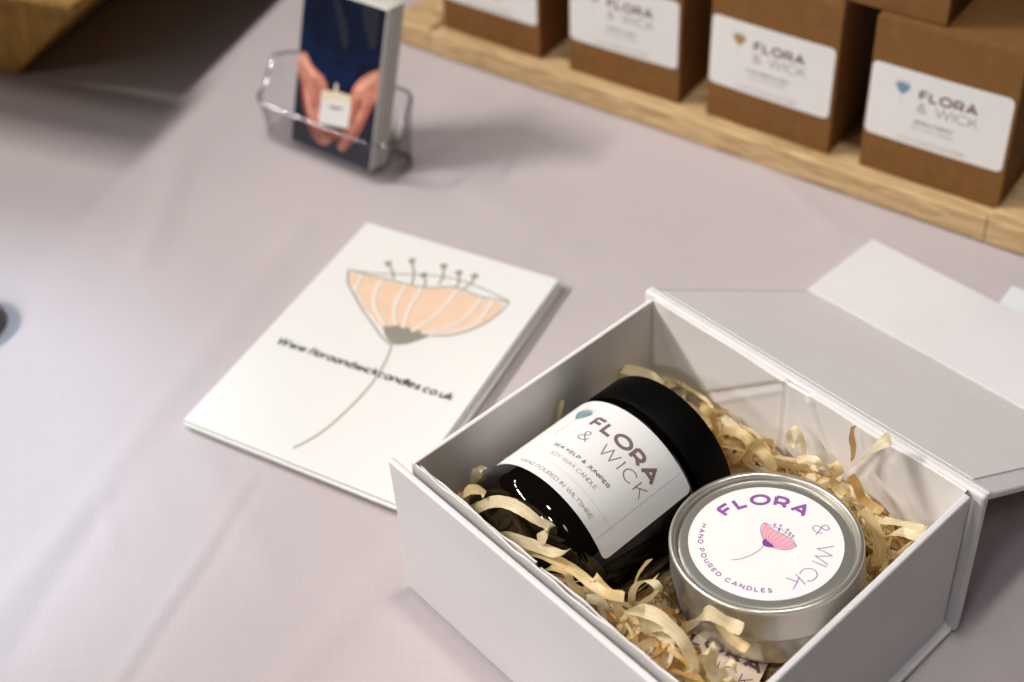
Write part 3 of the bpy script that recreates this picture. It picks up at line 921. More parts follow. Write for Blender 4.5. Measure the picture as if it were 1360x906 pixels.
# ------------------------------------------------------------------ wood wool
def wool():
    rnd = random.Random(11)
    V, Fc, C, AC = [], [], [], []
    x0, x1, y0, y1 = 7.0, 136.0, 7.0, 121.0

    def height(x, y):
        h = 27.0
        h += 28 * math.exp(-((x - 108) / 34) ** 2 - ((y - 12) / 20) ** 2)
        h += 14 * math.exp(-((x - 68) / 22) ** 2 - ((y - 14) / 16) ** 2)
        h += 12 * math.exp(-((x - 110) / 34) ** 2 - ((y - 112) / 22) ** 2)
        h += 14 * math.exp(-((x - 13) / 12) ** 2 - ((y - 14) / 14) ** 2)
        h += 9 * math.exp(-((x - 40) / 30) ** 2 - ((y - 112) / 16) ** 2)
        if y > 21 and x < 82 and y < 92: h = min(h, 22.0)
        return h

    def push(p):
        # out of the jar, out of the tin, inside the box
        p.x = min(max(p.x, x0), x1); p.y = min(max(p.y, y0), y1)
        if 16.2 < p.y < 93.0:
            dx, dz = p.x - JX, p.z - JZ
            d = math.hypot(dx, dz); rr = JR + 1.2
            if d < rr and d > 1e-6:
                if p.y < 22 and (p.y - 16.2) < rr - d: p.y = 16.2
                elif p.y > 88 and (93 - p.y) < rr - d: p.y = 93.0
                else:
                    p.x = JX + dx / d * rr; p.z = JZ + dz / d * rr
        q = TIN_INV @ (GB.w(p.x, p.y, p.z) * S) / S
        d = math.hypot(q.x, q.y)
        if -1 < q.z < 25 and d < 31.8:
            k = 31.9 / max(d, .1)
            if q.z < 4 and q.z + 1 < 31.8 - d:
                p.z -= q.z + 1.2
            else:
                wd = TIN_INV.inverted() @ (Vector((q.x * k, q.y * k, q.z)) * S) / S
                l = GB.l(wd); p.x, p.y, p.z = l.x, l.y, l.z
        if 99 < p.x < 126 and 29 < p.y < 52: p.z = min(p.z, 29.5)
        p.x = min(max(p.x, x0), x1); p.y = min(max(p.y, y0), y1); p.z = max(p.z, 3.2)
        return p

    def emit(pts, wid, tint, width_dirs=None):
        """thin ribbon through pts with given width directions"""
        m = len(pts)
        idx = []
        s0 = rnd.uniform(0, 500); run = 0.0
        cup = rnd.uniform(-.22, .22) * wid / 3
        for i in range(m):
            t = (pts[min(i + 1, m - 1)] - pts[max(i - 1, 0)])
            if i: run += (pts[i] - pts[i - 1]).length
            if t.length < 1e-6: t = Vector((1, 0, 0))
            t.normalize()
            b = width_dirs[i]; b = (b - t * b.dot(t))
            if b.length < 1e-4: b = t.orthogonal()
            b.normalize(); nn = t.cross(b)
            w = wid * (1.0 if 0 < i < m - 1 else .72) * (1 + .05 * math.sin(run * .22 + s0))
            row = []
            for s_ in (-1, -.4, .4, 1):
                q = pts[i] + b * (s_ * w / 2) + nn * (cup * (1 - s_ * s_))
                q = Vector((min(max(q.x, x0 - .5), x1 + .5), min(max(q.y, y0 - .6), y1 + .8), max(q.z, 2.7)))
                V.append((q.x * S, q.y * S, q.z * S)); row.append(len(V) - 1)
                C.append(tint); AC.append((s0 + run * .12, s_ * w * .3 + s0, 0))
            idx.append(row)
        for a, b in zip(idx, idx[1:]):
            for k in range(3):
                Fc.append([a[k], a[k + 1], b[k + 1], b[k]])

    def tint():
        r = rnd.random()
        base = (.95, .75, .39) if r < .52 else ((.96, .84, .55) if r < .82 else (.86, .55, .18))
        k = rnd.uniform(.82, 1.08)
        return tuple(min(1, c * k) for c in base) + (1,)

    def grow(x, y, z, length, curl, wid, flat=.7):
        ang = rnd.uniform(0, 6.283)
        t = Vector((math.cos(ang), math.sin(ang), rnd.uniform(-.25, .35))).normalized()
        b = Vector((rnd.uniform(-1, 1), rnd.uniform(-1, 1), rnd.uniform(-.6, .6)))
        b = (b - t * b.dot(t)).normalized()
        step = 1.3
        n = int(length / step)
        k = rnd.choice((-1, 1)) * rnd.uniform(.4, 1.0) * curl
        tw = rnd.uniform(-.05, .05)
        p = Vector((x, y, z)); pts, ws = [], []
        kk = k
        for i in range(n):
            pts.append(push(p.copy())); ws.append(b.copy())
            if rnd.random() < .05: kk = -kk * rnd.uniform(.4, 1.1)
            if rnd.random() < .04: kk = k * rnd.uniform(.5, 2.0)
            if rnd.random() < .022: t = (Matrix.Rotation(rnd.choice((-1, 1)) * rnd.uniform(.5, 1.3), 3, b) @ t).normalized()   # kink
            if rnd.random() < .03: b = (Matrix.Rotation(rnd.uniform(-.8, .8), 3, t) @ b)
            if rnd.random() < .03: tw = rnd.uniform(-.09, .09)
            t = (Matrix.Rotation(kk * step, 3, b) @ t).normalized()
            b = (Matrix.Rotation(tw * step, 3, t) @ b); b = (b - t * b.dot(t)).normalized()
            p = p + t * step
            h = height(p.x, p.y)
            if p.z > h and t.z > 0: t.z *= .5; t.normalize()
            if p.z < 5 and t.z < 0: t.z *= -.5; t.normalize()
            if not (x0 < p.x < x1): t.x *= -1
            if not (y0 < p.y < y1): t.y *= -1
            p = push(p)
        for _ in range(2):
            pts = [pts[0]] + [(pts[i - 1] + pts[i] * 2 + pts[i + 1]) / 4 for i in range(1, len(pts) - 1)] + [pts[-1]]
        for q in pts:
            push(q)
            q.z = min(q.z, height(q.x, q.y) + 5.0)
            push(q)
            if 58 < q.x < 84 and 20 < q.y < 62: q.z = min(q.z, 21.0)
        emit(pts, wid, tint(), ws)

    # bulk
    for i in range(1500):
        x, y = rnd.uniform(x0 + 2, x1 - 2), rnd.uniform(y0 + 2, y1 - 2)
        h = height(x, y)
        z = 4 + (h - 4) * (rnd.random() ** .6)
        if math.hypot(x - JX, z - JZ) < JR and 17 < y < 92: z = max(4, JZ - math.sqrt(max(0, JR ** 2 - (x - JX) ** 2)) - 3)
        grow(x, y, z, rnd.uniform(25, 70), rnd.choice((.02, .04, .07, .12, .22)), rnd.choice((1.4, 2.0, 2.6, 3.2, 4.0)))
    # extra strands on the visible surface: front corner, right front, behind the tin
    for i in range(560):
        r = rnd.random()
        if r < .33: x, y = rnd.uniform(8, 62), rnd.uniform(8, 15)
        elif r < .72: x, y = rnd.uniform(66, 134), rnd.uniform(8, 38)
        else: x, y = rnd.uniform(74, 134), rnd.uniform(96, 120)
        h = height(x, y)
        grow(x, y, h - rnd.uniform(0, 7), rnd.uniform(30, 80), rnd.choice((.025, .05, .08, .14, .25)), rnd.choice((.9, 1.5, 2.2, 3.0, 3.7, 4.4)))

    # packing between the front wall and the jar foot
    for i in range(230):
        x, y = rnd.uniform(8, 98), rnd.uniform(7.5, 15.5)
        grow(x, y, rnd.uniform(16, 34), rnd.uniform(25, 65), rnd.choice((.03, .06, .1, .18)), rnd.choice((1.2, 2.0, 2.8, 3.6)))
    # fine threads tangled through the top of the pile
    for i in range(420):
        r = rnd.random()
        if r < .25: x, y = rnd.uniform(8, 62), rnd.uniform(8, 15)
        elif r < .65: x, y = rnd.uniform(64, 134), rnd.uniform(8, 40)
        elif r < .9: x, y = rnd.uniform(72, 134), rnd.uniform(96, 120)
        else: x, y = rnd.uniform(10, 70), rnd.uniform(94, 118)
        grow(x, y, height(x, y) - rnd.uniform(-2, 6), rnd.uniform(18, 55), rnd.choice((.03, .07, .13, .24)), rnd.choice((.5, .8, 1.1, 1.6)))

    # strands one can pick out in the photo, laid where they lie in the box
    def hero(px, plane, wid, tnt, wdir=(0, 0, 1), n=6, spin=0.0):
        P = []
        for k, (u, v) in enumerate(px):
            pl = plane if not isinstance(plane, list) else plane[k]
            kind, val = pl
            if kind == 'z': w = at(u, v, val)
            elif kind == 'y': w = onplane(u, v, GB.w(0, val, 0), GB.e2)
            else: w = onplane(u, v, GB.w(val, 0, 0), GB.e1)
            P.append(tuple(GB.l(w)))
        Q = [Vector(q) + Vector((rnd.uniform(-.07, .07), rnd.uniform(-.07, .07), rnd.uniform(-.07, .07))) for q in smooth(P, n)]
        wid *= .95
        ws = []
        tw0 = rnd.uniform(0, 6.28)
        for i in range(len(Q)):
            d = Vector(wdir).normalized()
            tq = (Q[min(i + 1, len(Q) - 1)] - Q[max(i - 1, 0)]).normalized()
            d = Matrix.Rotation(.45 * math.sin(i * .22 + tw0) + .1 * math.sin(i * .6 + tw0 * 2), 3, tq) @ d
            ws.append(Matrix.Rotation(spin * i / len(Q), 3, 'Z') @ d)
        emit(Q, wid, tnt + (1,), ws)
    A = lambda pts: [(500 + .3598 * x, 580 + .3598 * y) for x, y in pts]
    B = lambda pts: [(840 + .38235 * x, 580 + .38235 * y) for x, y in pts]
    Cc = lambda pts: [(860 + .33108 * x, 380 + .33108 * y) for x, y in pts]
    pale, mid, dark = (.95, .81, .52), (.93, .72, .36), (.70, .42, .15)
    hero(A([(335, 285), (375, 262), (430, 240), (490, 246), (545, 275), (600, 312), (640, 335), (628, 362), (596, 385)]), ('y', 13.0), 4.2, pale, (.2, .5, .9), spin=.5)
    hero(A([(415, 365), (470, 366), (540, 388), (610, 412), (670, 432), (706, 424)]), ('y', 12.0), 3.8, pale, (.1, .75, .6))
    hero(A([(520, 430), (590, 428), (650, 450), (720, 485), (790, 540), (850, 580), (915, 590)]), ('y', 12.5), 3.4, mid, (.2, .8, .6), spin=.4)
    hero(A([(398, 110), (372, 130), (368, 180), (385, 225), (350, 262)]), ('x', 15.0), 4.2, pale, (.5, .5, .5), spin=.9)
    hero(A([(300, 235), (335, 200), (375, 195), (400, 215)]), ('y', 13), 3.6, mid, (.1, .5, .8))
    hero(A([(610, 500), (650, 480), (700, 500), (720, 545), (760, 600)]), ('y', 11), 3.0, mid, (.3, .6, .6))
    hero(A([(770, 600), (800, 520), (840, 560), (880, 600), (900, 660)]), ('y', 14), 3.0, mid, (.4, .6, .5))
    hero(A([(940, 650), (950, 560), (1000, 530), (1040, 560), (1000, 600), (940, 640)]), ('y', 24), 3.0, pale, (.2, .9, .2))
    hero(A([(925, 640), (980, 640), (1050, 670), (1120, 740), (1160, 810), (1180, 880)]), ('y', 16), 4.2, pale, (.3, .7, .5), spin=.3)
    hero(B([(202, 668), (222, 628), (262, 612), (305, 632), (345, 655), (382, 668)]), ('y', 33), 4.6, pale, (.2, .6, .75), spin=.3)
    hero(B([(300, 650), (330, 690), (370, 720), (400, 738)]), ('y', 33), 3.4, mid, (.2, .7, .6))
    hero(B([(60, 425), (20, 480), (5, 540), (40, 520), (90, 480)]), ('y', 32), 2.6, mid, (.3, .9, .2))
    hero(B([(230, 800), (250, 745), (275, 740), (270, 800), (300, 853)]), ('y', 20), 4.4, pale, (.5, .5, .5), spin=.5)
    hero(B([(60, 700), (110, 660), (160, 690), (200, 760), (210, 850)]), ('y', 18), 4.2, pale, (.3, .8, .3))
    hero(B([(310, 800), (330, 782), (355, 800), (350, 835), (325, 835), (312, 805)]), ('y', 22), 2.4, pale, (.2, .9, .4))
    hero(Cc([(622, 705), (628, 650), (612, 600), (585, 568), (567, 585), (575, 625), (598, 640), (606, 615)]), ('y', 116), 2.4, pale, (.4, .8, .2))
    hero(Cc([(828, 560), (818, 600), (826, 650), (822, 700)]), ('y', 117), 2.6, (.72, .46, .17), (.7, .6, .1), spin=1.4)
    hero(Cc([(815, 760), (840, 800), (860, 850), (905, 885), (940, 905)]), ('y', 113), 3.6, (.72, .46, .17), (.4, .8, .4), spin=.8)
    hero(Cc([(975, 610), (945, 628), (880, 675), (820, 725), (762, 778)]), [('y', 118.0), ('y', 117), ('y', 112), ('y', 107), ('y', 102)], 4.6, (.78, .70, .48), (.8, -.3, .55))
    hero(Cc([(600, 700), (640, 690), (680, 700), (690, 730), (660, 720)]), ('y', 112), 2.6, pale, (.2, .5, .8))
    hero(Cc([(720, 720), (745, 715), (765, 750), (750, 800), (790, 840)]), ('y', 110), 4.0, mid, (.5, .6, .5))
    hero(Cc([(280, 590), (330, 580), (390, 600), (415, 640), (370, 690), (310, 690)]), ('y', 104), 4.0, mid, (.1, .5, .9))
    hero(Cc([(400, 730), (405, 680), (440, 655), (480, 690), (500, 740)]), ('y', 106), 4.2, mid, (.2, .9, .4))
    hero([(747, 532), (742, 556), (735, 580), (722, 606)], ('x', 9.0), 1.8, mid, (.3, .9, .1))
    hero([(725, 612), (715, 602), (690, 604), (668, 612)], ('y', 40), 1.6, mid, (.1, .3, .9))
    hero([(812, 496), (822, 490), (840, 492), (866, 500), (880, 512)], ('y', 105), 4.2, pale, (.2, .5, .9))
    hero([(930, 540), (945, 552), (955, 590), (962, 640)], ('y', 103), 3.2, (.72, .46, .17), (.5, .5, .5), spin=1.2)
    hero(B([(835, 285), (870, 290), (930, 300), (1010, 320)]), ('y', 112), 3.2, pale, (.2, .8, .6))
    hero(B([(870, 350), (930, 330), (990, 345), (1020, 320)]), ('y', 106), 3.4, pale, (.2, .8, .6))
    hero(B([(800, 250), (850, 330), (860, 400), (840, 460), (815, 500)]), ('y', 98), 4.2, mid, (.8, .5, .2), spin=.6)
    hero(B([(830, 440), (880, 430), (930, 400), (970, 360)]), ('y', 98), 3.2, mid, (.4, .6, .6))

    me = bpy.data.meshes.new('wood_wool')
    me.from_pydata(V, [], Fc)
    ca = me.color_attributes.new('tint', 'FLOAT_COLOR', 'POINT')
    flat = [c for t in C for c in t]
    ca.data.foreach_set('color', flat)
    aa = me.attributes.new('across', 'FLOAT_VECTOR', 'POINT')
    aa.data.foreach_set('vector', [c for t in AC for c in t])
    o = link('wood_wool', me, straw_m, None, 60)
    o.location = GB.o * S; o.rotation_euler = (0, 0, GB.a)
    tag(o, 'tangle of curly straw coloured wood wool filling the gift box', 'wood wool', kind='stuff')


wool()


# ------------------------------------------------------------------ leaflet holder and its cards
def holder():
    e = empty('leaflet_holder', HO, 'clear acrylic leaflet holder with wavy sides holding the photo cards', 'leaflet holder')
    w, d, r = 87.0, 27.0, 9.0
    path = []
    y0 = 1.5
    for cx, cy, a in ((r, y0 + r, 180), (w - r, y0 + r, 270), (w - r, y0 + d - r, 0), (r, y0 + d - r, 90)):
        for k in range(11):
            path.append((cx + r * math.cos(R_(a + 9 * k)), cy + r * math.sin(R_(a + 9 * k))))
    dense = []
    m = len(path)
    for i in range(m):
        a, b = path[i], path[(i + 1) % m]
        k = max(1, int(math.hypot(b[0] - a[0], b[1] - a[1]) / 3))
        dense += [(a[0] + (b[0] - a[0]) * j / k, a[1] + (b[1] - a[1]) * j / k) for j in range(k)]
    def top(x, y):
        t = min(max((y - y0 - 8) / 11, 0), 1); t = t * t * (3 - 2 * t)
        return 25 + 15 * t - 3.0 * math.sin(t * math.pi * 2)
    m = len(dense)
    mb = MB()
    rings = []
    nz = 8
    cx, cy = w / 2, y0 + d / 2
    def off(i, o):
        a, b = dense[i - 1], dense[(i + 1) % m]
        tx, ty = b[0] - a[0], b[1] - a[1]; l = math.hypot(tx, ty)
        return dense[i][0] + ty / l * o, dense[i][1] - tx / l * o
    for side in (0, 1):
        for j in range(nz + 1):
            f = j / nz
            ring = []
            for i in range(m):
                flare = 3.2 * f * f * (1 if side == 0 else 1)
                x, y = off(i, flare - (1.9 if side else 0))
                z = (0.1 if side == 0 else 2.2) + (top(*dense[i]) - (0.1 if side == 0 else 2.2)) * f
                ring.append(mb.add((x, y, z)))
            rings.append(ring)
    for j in range(nz):
        for i in range(m):
            k = (i + 1) % m
            mb.f.append([rings[j][i], rings[j][k], rings[j + 1][k], rings[j + 1][i]])
            q = nz + 1 + j
            mb.f.append([rings[q][k], rings[q][i], rings[q + 1][i], rings[q + 1][k]])
    tb = mb.build('tub', acr_m, e, 40)
    rm = MB()
    pr = [rm.add(tuple(c / S for c in mb.v[i])) for i in rings[nz]]; qr = [rm.add(tuple(c / S for c in mb.v[i])) for i in rings[2 * nz + 1]]
    up = [rm.add((rm.v[i][0] / S, rm.v[i][1] / S, rm.v[i][2] / S + .5)) for i in pr]
    for i in range(m):
        k = (i + 1) % m
        rm.f.append([pr[i], pr[k], up[k], up[i]]); rm.f.append([up[i], up[k], qr[k], qr[i]])
    rm.build('rim', rim_m, e, None)
    bs = MB()
    b0 = [bs.add((*off(i, -.1), .12)) for i in range(m)]; b1 = [bs.add((*off(i, -.1), 2.1)) for i in range(m)]
    for i in range(m):
        k = (i + 1) % m; bs.f.append([b0[i], b0[k], b1[k], b1[i]])
    bs.f.append(b1)
    bs.build('base_plate', base_m, e, 40)

    # cards leaning back in it
    W_, H_, T_ = 54.5, 87.0, 0.80
    tilt = R_(-16.5)
    n = 13
    rnd = random.Random(2)
    for k in range(n):
        o = bpy.data.objects.new('photo_card', None) if k == 0 else None
        dx = 0 if k == 0 else .22 * k + rnd.uniform(-.45, .45)
        base = HO.w(19.0 + dx, 4.4 + k * (T_ + .02) / math.cos(tilt), 2.6)
        dz = 0 if k == 0 else rnd.uniform(-.1, .4)
        Mx = Matrix.Translation((base + Vector((0, 0, dz))) * S) @ Matrix.Rotation(HO.a, 4, 'Z') @ Matrix.Rotation(tilt, 4, 'X')
        if k:
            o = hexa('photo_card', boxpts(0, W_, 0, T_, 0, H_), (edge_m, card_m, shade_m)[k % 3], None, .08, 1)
            o.matrix_world = Mx
            tag(o, 'plain backed card in the thick stack behind the photo card with hands', 'card', 'cards in the acrylic holder')
            continue
        COL.objects.link(o); o.matrix_world = Mx; o.empty_display_size = .01
        tag(o, 'navy photo card of two hands cupping a white candle, front of its stack', 'card', 'cards in the acrylic holder')
        hexa('card', boxpts(0, W_, 0, T_, 0, H_), card_m, o, .08, 1)
        def C2(x, y):       # enlarged-photo pixels -> card surface (mm)
            ddx, ddy = x - 295, y - 650
            u = (738 * ddx + 80 * ddy) / 267410; v = (160 * ddx - 345 * ddy) / 267410
            return (u * W_, v * H_)
        fn = lambda x, y, d: (min(max(x, .3), W_ - .3), -d, min(max(y, .3), H_ - .3))
        def pp(name, pts, lift, mat, sm=True):
            q = [C2(*p) for p in pts]
            if sm: q = smooth(q, 4, True)
            mb = MB(); mb.face([fn(x, y, lift) for x, y in q])
            mb.build(name, mat, o, None)
        pp('printed_background', [(285, 655), (650, 815), (745, 70), (360, -100)], .04, navy_i, False)
        pp('printed_shadow', [(290, 650), (645, 805), (690, 560), (560, 620), (430, 600), (345, 540), (350, 330), (330, 300)], .08, dnavy_i, False)
        pp('printed_dress_fold', [(352, 60), (400, 150), (440, 210), (560, 260), (700, 275), (712, 300), (560, 295), (420, 235), (350, 190)], .08, mnavy_i)
        pp('printed_dress_fold', [(380, 230), (450, 250), (520, 300), (600, 300), (560, 400), (470, 390), (420, 320)], .12, mnavy_i)
        pp('printed_dress_fold', [(500, -20), (540, 60), (560, 180), (540, 230), (520, 120)], .12, dnavy_i)
        pp('printed_dress_fold', [(620, 40), (690, 70), (670, 240), (640, 200)], .12, dnavy_i)
        pp('printed_hand', [(326, 236), (372, 230), (405, 300), (448, 352), (468, 420), (446, 470), (432, 560), (452, 612), (478, 650), (458, 676), (424, 668), (388, 615), (368, 540), (352, 440), (350, 360), (330, 300)], .16, skin_i)
        pp('printed_hand', [(706, 340), (655, 345), (600, 380), (566, 436), (556, 520), (560, 575), (535, 640), (505, 682), (522, 708), (552, 688), (596, 632), (640, 545), (676, 470), (700, 410)], .20, skin_i)
        pp('printed_finger_shade', [(352, 380), (372, 470), (388, 560), (420, 630), (440, 650), (410, 640), (375, 570), (355, 470)], .24, skin2_i)
        pp('printed_finger_shade', [(400, 350), (418, 420), (412, 500), (424, 440), (412, 380)], .24, skin2_i)
        pp('printed_finger_shade', [(660, 470), (620, 560), (570, 640), (530, 690), (560, 672), (610, 600), (655, 515)], .24, skin2_i)
        pp('printed_finger_shade', [(600, 460), (575, 540), (570, 590), (590, 540), (612, 490)], .24, skin2_i)
        pp('printed_wrist_light', [(335, 245), (365, 240), (395, 300), (425, 350), (405, 350), (370, 300)], .23, skinl_i)
        pp('printed_wrist_light', [(690, 360), (655, 362), (610, 395), (585, 430), (620, 420), (665, 390)], .23, skinl_i)
        pp('printed_finger_light', [(372, 410), (388, 480), (402, 560), (392, 560), (376, 490), (366, 420)], .26, skinl_i)
        pp('printed_finger_light', [(640, 440), (610, 520), (575, 600), (560, 640), (590, 560), (618, 490)], .26, skinl_i)
        line2d([[C2(x, y) for x, y in q] for q in ([(430, 390), (436, 450), (428, 520)], [(392, 470), (404, 560), (432, 640)], [(585, 470), (566, 540)], [(640, 490), (606, 570), (556, 660)])], .3, fn, .29, skin2_i, 'printed_finger_lines', o)
        pp('printed_palm_shade', [(430, 575), (500, 610), (556, 602), (540, 640), (490, 655), (448, 630)], .25, skin2_i)
        pp('printed_candle', [(438, 428), (568, 458), (552, 602), (424, 572)], .28, wax_i, False)
        pp('printed_candle_top', [(438, 424), (450, 415), (510, 425), (566, 448), (566, 484), (438, 452)], .32, cream_i, False)
        pp('printed_flame', [(506, 384), (512, 404), (504, 428), (496, 408)], .32, cream_i)
        line2d([[C2(470, 490), C2(536, 507)], [C2(478, 500), C2(520, 511)]], .35, fn, .32, brown_i, 'printed_lettering', o)
        pp('printed_bangle', [(672, 345), (700, 330), (708, 348), (680, 362)], .24, gold_i)


holder()


# ------------------------------------------------------------------ wooden display tray with kraft cartons
def display():
    e = empty('display_tray', KR, 'low pale pine display tray carrying the row of kraft cartons', 'display tray')
    hexa('tray_floor', boxpts(-30, 344, -6.9, 112, 0.1, 12.3), pine_m, e, 0.4)
    hexa('front_rail', boxpts(-4.0, 322, -10.2, -7.0, 0.1, 13.6), pine_m, e, 0.9, 3)
    hexa('end_rail', boxpts(-31.5, -4.1, -10.2, 112, 0.3, 13.9), pine_m, e, 0.8, 3)
    hexa('end_rail', boxpts(322.1, 346, -10.2, 112, 0.3, 13.9), pine_m, e, 0.8, 3)


def carton(x, y, z, rot, label, product, flower_mat, group='kraft candle cartons on the pine tray', lab=True):
    fr = Frame(0, 0, KR.a + rot); fr.o = KR.w(x, y, z)
    e = empty('kraft_carton', fr, label, 'carton', group)
    w, d, h = 68.0, 68.0, 84.5
    def bulge(c):
        x, y, z = c
        f = math.sin(math.pi * min(max(x / w, 0), 1)) * math.sin(math.pi * min(max(z / h, 0), 1))
        return (x, y - (.55 * f if y < d / 2 else -.5 * f), z)
    hexa('carton_body', boxpts(0, w, 0, d, 0, h - .9), kraft_m, e, 0.7, 3, cuts=5, warp=bulge)
    hexa('top_flap', boxpts(1.2, w - 1.2, 1.3, d - .4, h - .85, h - .1), kraft_m, e, 0.3, 2)
    hexa('dust_flap', boxpts(.8, w - .8, .25, .95, h - 1.4, h - .3), kraft_m, e, 0.2, 1)
    if not lab: return
    ck = rot * .6
    def fn(x, y, dd):
        x, y = x - (y - 40) * ck, y + (x - 33) * ck
        f = math.sin(math.pi * x / w) * math.sin(math.pi * y / h)
        return (x, -.14 - .55 * f - dd, y)
    mb = MB(); nx, ny, rr = 40, 16, 3.0
    xa, xb, ya, yb = .7, 66.2, 20.6, 60.3
    for i in range(nx + 1):
        xx = xa + (xb - xa) * (.5 - .5 * math.cos(math.pi * i / nx))
        q = min(xx - xa, xb - xx)
        k = 0 if q >= rr else rr - math.sqrt(max(0, rr * rr - (rr - q) ** 2))
        for j in range(ny + 1): mb.add(fn(xx, ya + k + (yb - ya - 2 * k) * j / ny, 0))
    for i in range(nx):
        for j in range(ny):
            a = i * (ny + 1) + j; mb.f.append([a, a + ny + 1, a + ny + 2, a + 1])
    lb = mb.build('label', label_m, e, None)
    write('FLORA', 5.5, .235, lambda x, y, dd: fn(24.2 + x, 46.2 + y, dd), brown_i, lb, width=27.3)
    write('& WICK', 5.2, .085, lambda x, y, dd: fn(24.2 + x, 39.6 + y, dd), brown_i, lb, width=28.2)
    wd = 1.55 * len(product)
    write(product, 1.75, .2, lambda x, y, dd: fn(32.8 - wd / 2 + x, 33.2 + y, dd), brown_i, lb, width=wd)
    write('SOY WAX CANDLE', 1.75, .11, lambda x, y, dd: fn(22.8 + x, 29.9 + y, dd), brownl_i, lb, width=19.8)
    write('HAND POURED IN WILTSHIRE', 1.7, .1, lambda x, y, dd: fn(16.8 + x, 22.6 + y, dd), brownl_i, lb, width=32)
    little_flower(fn, flower_mat, grey_i, lb, 12.4, 46.8, 7.8, 7.4, 16.2, 39.0)


display()
carton(0, 0, 12.45, 0, 'kraft carton cropped by the frame top, farthest left on the pine tray', 'WHITE LINEN', olivel_i)
carton(87.2, -.3, 12.45, R_(.7), 'kraft carton with cropped lettering, second from left on the pine tray', 'FRESH LINEN', olivel_i)
carton(171.4, 0.2, 12.45, R_(-.6), 'kraft carton with ochre flower on its label, third from left', 'CUCUMBER & MINT', gold_i)
carton(255.0, 0, 12.45, R_(.1), 'kraft carton with blue flower on its label, rightmost on the tray', 'GREEN FOREST', blue_i)
carton(217.6, 3.5, 97.1, R_(-.4), 'kraft carton stacked across the two right cartons, mostly cropped', 'WHITE LINEN', olivel_i)


# ------------------------------------------------------------------ wooden stand at the far left
def stand():
    fr = Frame(-235.0, 730.0, R_(-25))
    e = empty('wooden_stand', fr, 'yellow pine stand with flared side at the far left, cropped by the frame', 'stand')
    # front board: trapezoid in the plane y=0, flared to the right
    def trap(y0, y1, zb, zt, flare, left):
        return [(left, y0, zb), (-1, y0, zb), (-1, y1, zb), (left, y1, zb), (left, y0, zt), (flare, y0, zt), (flare, y1, zt), (left, y1, zt)]
    hexa('front_board', trap(0, 9, 1.0, 50.0, 50, -160), pine2_m, e, 1.0, 3)
    hexa('side_board', [(-10, 9.2, 1.0), (-1, 9.2, 1.0), (-1, 230, 1.0), (-10, 230, 1.0), (41, 9.2, 50), (50, 9.2, 50), (50, 230, 50), (41, 230, 50)], pine2_m, e, 1.0, 3)
    hexa('top_board', boxpts(-160, 52, -2.5, 232, 50.2, 55.5), pine2_m, e, 1.4, 3)
    # unseen strip on a post, added to cast the outer shadow by the stand
    c = fr.l(Vector((-259, 650, 0)))
    hexa('shadow_strip', boxpts(-260, c.x, c.y, c.y + 65, 98, 104), pine2_m, e, 1.2, 3)
    hexa('shadow_strip_post', boxpts(-175, -140, -20, -6, 1, 97.8), pine2_m, e, 1.0, 2)


stand()


# ------------------------------------------------------------------ dark lid peeping in at the left edge, pale blue card beyond the flap
def odds():
    p = at(-2, 424, 0)
    fr = Frame(p.x - 18.6, p.y - 1.0, 0)
    e = empty('dark_lid', fr, 'small dark round lid just showing at the left edge of the cloth', 'lid')
    mb = MB()
    lathe(mb, [(0.01, .2), (15, .2), (17.4, 1.2), (18.6, 3), (18.8, 9), (18.2, 9.6), (16, 10), (0.01, 10)], lambda a, b, h: (a, b, h), 72)
    mb.build('lid_body', cap_m, e, 40, recalc=True)
    c = at(1318, 413, 1.0); q = at(1349, 381, 1.0)
    a = math.atan2(q.y - c.y, q.x - c.x)
    fr = Frame(c.x, c.y, a - R_(90) + R_(4))
    o = hexa('blue_card', boxpts(0, 70, -14, (q - c).length, .2, .9), blue_card_m, None, .1, 1)
    o.location = Vector((c.x, c.y, 0)) * S; o.rotation_euler = (0, 0, fr.a)
    tag(o, 'pale blue card whose corner shows beyond the open flap', 'card')


odds()


# ------------------------------------------------------------------ light
def area(name, loc, target, sx, sy, power, col, spread=None):
    l = bpy.data.lights.new(name, 'AREA'); l.shape = 'RECTANGLE'; l.size, l.size_y = sx, sy
    l.energy = power; l.color = col
    if spread: l.spread = spread
    o = bpy.data.objects.new(name, l); COL.objects.link(o)
    o.location = loc
    d = Vector(target) - Vector(loc)
    o.rotation_euler = d.to_track_quat('-Z', 'Y').to_euler()
    return o


def spot(name, loc, target, power, col, half, blend, radius):
    l = bpy.data.lights.new(name, 'SPOT'); l.energy = power; l.color = col
    l.spot_size = R_(half * 2); l.spot_blend = blend; l.shadow_soft_size = radius
    o = bpy.data.objects.new(name, l); COL.objects.link(o)
    o.location = loc
    o.rotation_euler = (Vector(target) - Vector(loc)).to_track_quat('-Z', 'Y').to_euler()
    return o


warm = (1.0, 0.945, 0.905)
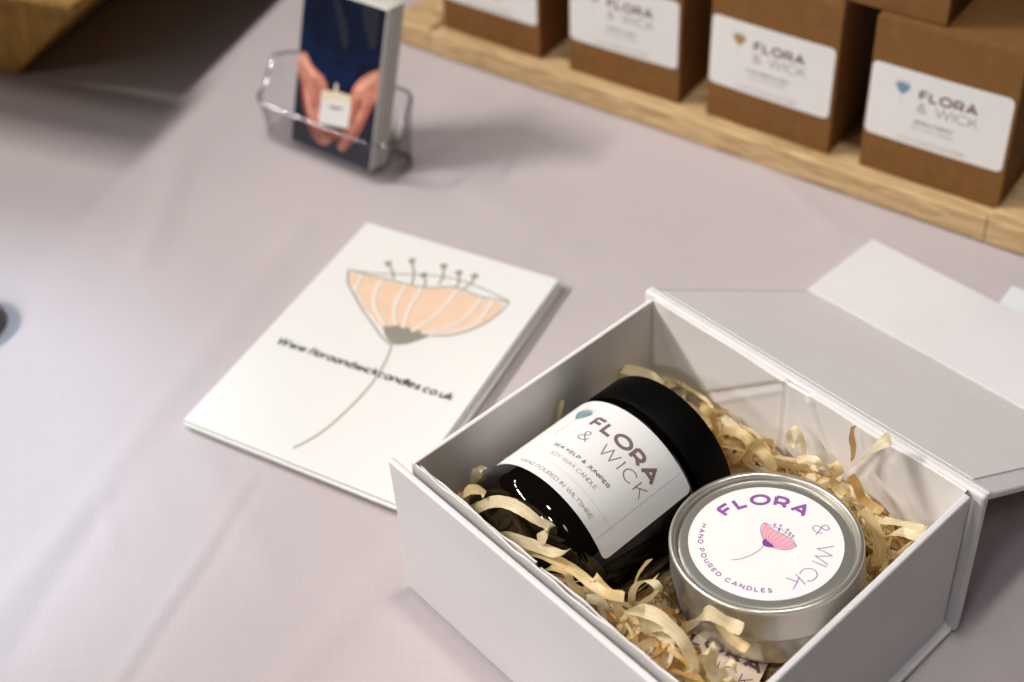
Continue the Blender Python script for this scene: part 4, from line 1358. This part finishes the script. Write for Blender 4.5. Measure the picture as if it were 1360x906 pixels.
# a row of twin tube lamps along the left of the table
row = Vector((.423, .906, 0))
for t, w_ in ((1.0, 4), (.25, 5), (-.5, 42), (-.95, 10), (-1.7, 5)):
    p = Vector((-1.50, 1.32, 1.5)) + row * t
    for q in (-1, 1):
        o = area('lamp', p + Vector((.906, -.423, 0)) * (.035 * q), (0.0, .55, 0), .04, .46, w_ / 2, warm)
        zz = (o.location - Vector((0, .55, 0))).normalized()
        yy = (row - zz * row.dot(zz)).normalized(); xx = yy.cross(zz)
        o.rotation_euler = Matrix((xx, yy, zz)).transposed().to_euler()
spot('added_front_light', (-1.1, -.45, .95), (.28, .46, .03), 15, (1.0, .93, .87), 16, .6, .06)  # added light for carton and box fronts, cone kept off the stand shadow
spot('cool_lamp', (-.8, .75, 1.5), (-.265, .42, 0), 84, (.60, .80, 1.0), 5.8, .35, .05)
spot('added_near_light', (-.55, -.55, 1.7), (.07, .25, 0), 22, (.96, .97, 1.0), 8, .9, .1)  # added light, lifts the foreground and the front of the wood wool
spot('added_fill_light', (.65, -.35, 1.5), (.20, .28, .0), 8, (1.0, .90, .86), 11, .9, .15)  # added fill for the shaded cloth and box wall on the right
spot('overhead_lamp', (.14, .38, 1.9), (.13, .43, .0), 46, (1.0, .955, .915), 12, .8, .09)

w = bpy.data.worlds.new('World'); scene.world = w; w.use_nodes = True
nt = w.node_tree
bg = nt.nodes['Background']
tc = nt.nodes.new('ShaderNodeTexCoord'); sp = nt.nodes.new('ShaderNodeSeparateXYZ'); rp = nt.nodes.new('ShaderNodeValToRGB')
nt.links.new(tc.outputs['Generated'], sp.inputs[0]); nt.links.new(sp.outputs['Z'], rp.inputs['Fac'])
rp.color_ramp.elements[0].color = (.10, .075, .055, 1); rp.color_ramp.elements[1].color = (.95, .86, .78, 1)
rp.color_ramp.elements[0].position = .0; rp.color_ramp.elements[1].position = .9
nt.links.new(rp.outputs['Color'], bg.inputs['Color'])
bg.inputs['Strength'].default_value = 0.035

scene.view_settings.view_transform = 'Standard'
scene.view_settings.look = 'None'
scene.view_settings.exposure = 0
scene.cycles.use_denoising = True
scene.cycles.max_bounces = 10
scene.cycles.transparent_max_bounces = 24
scene.cycles.caustics_reflective = False
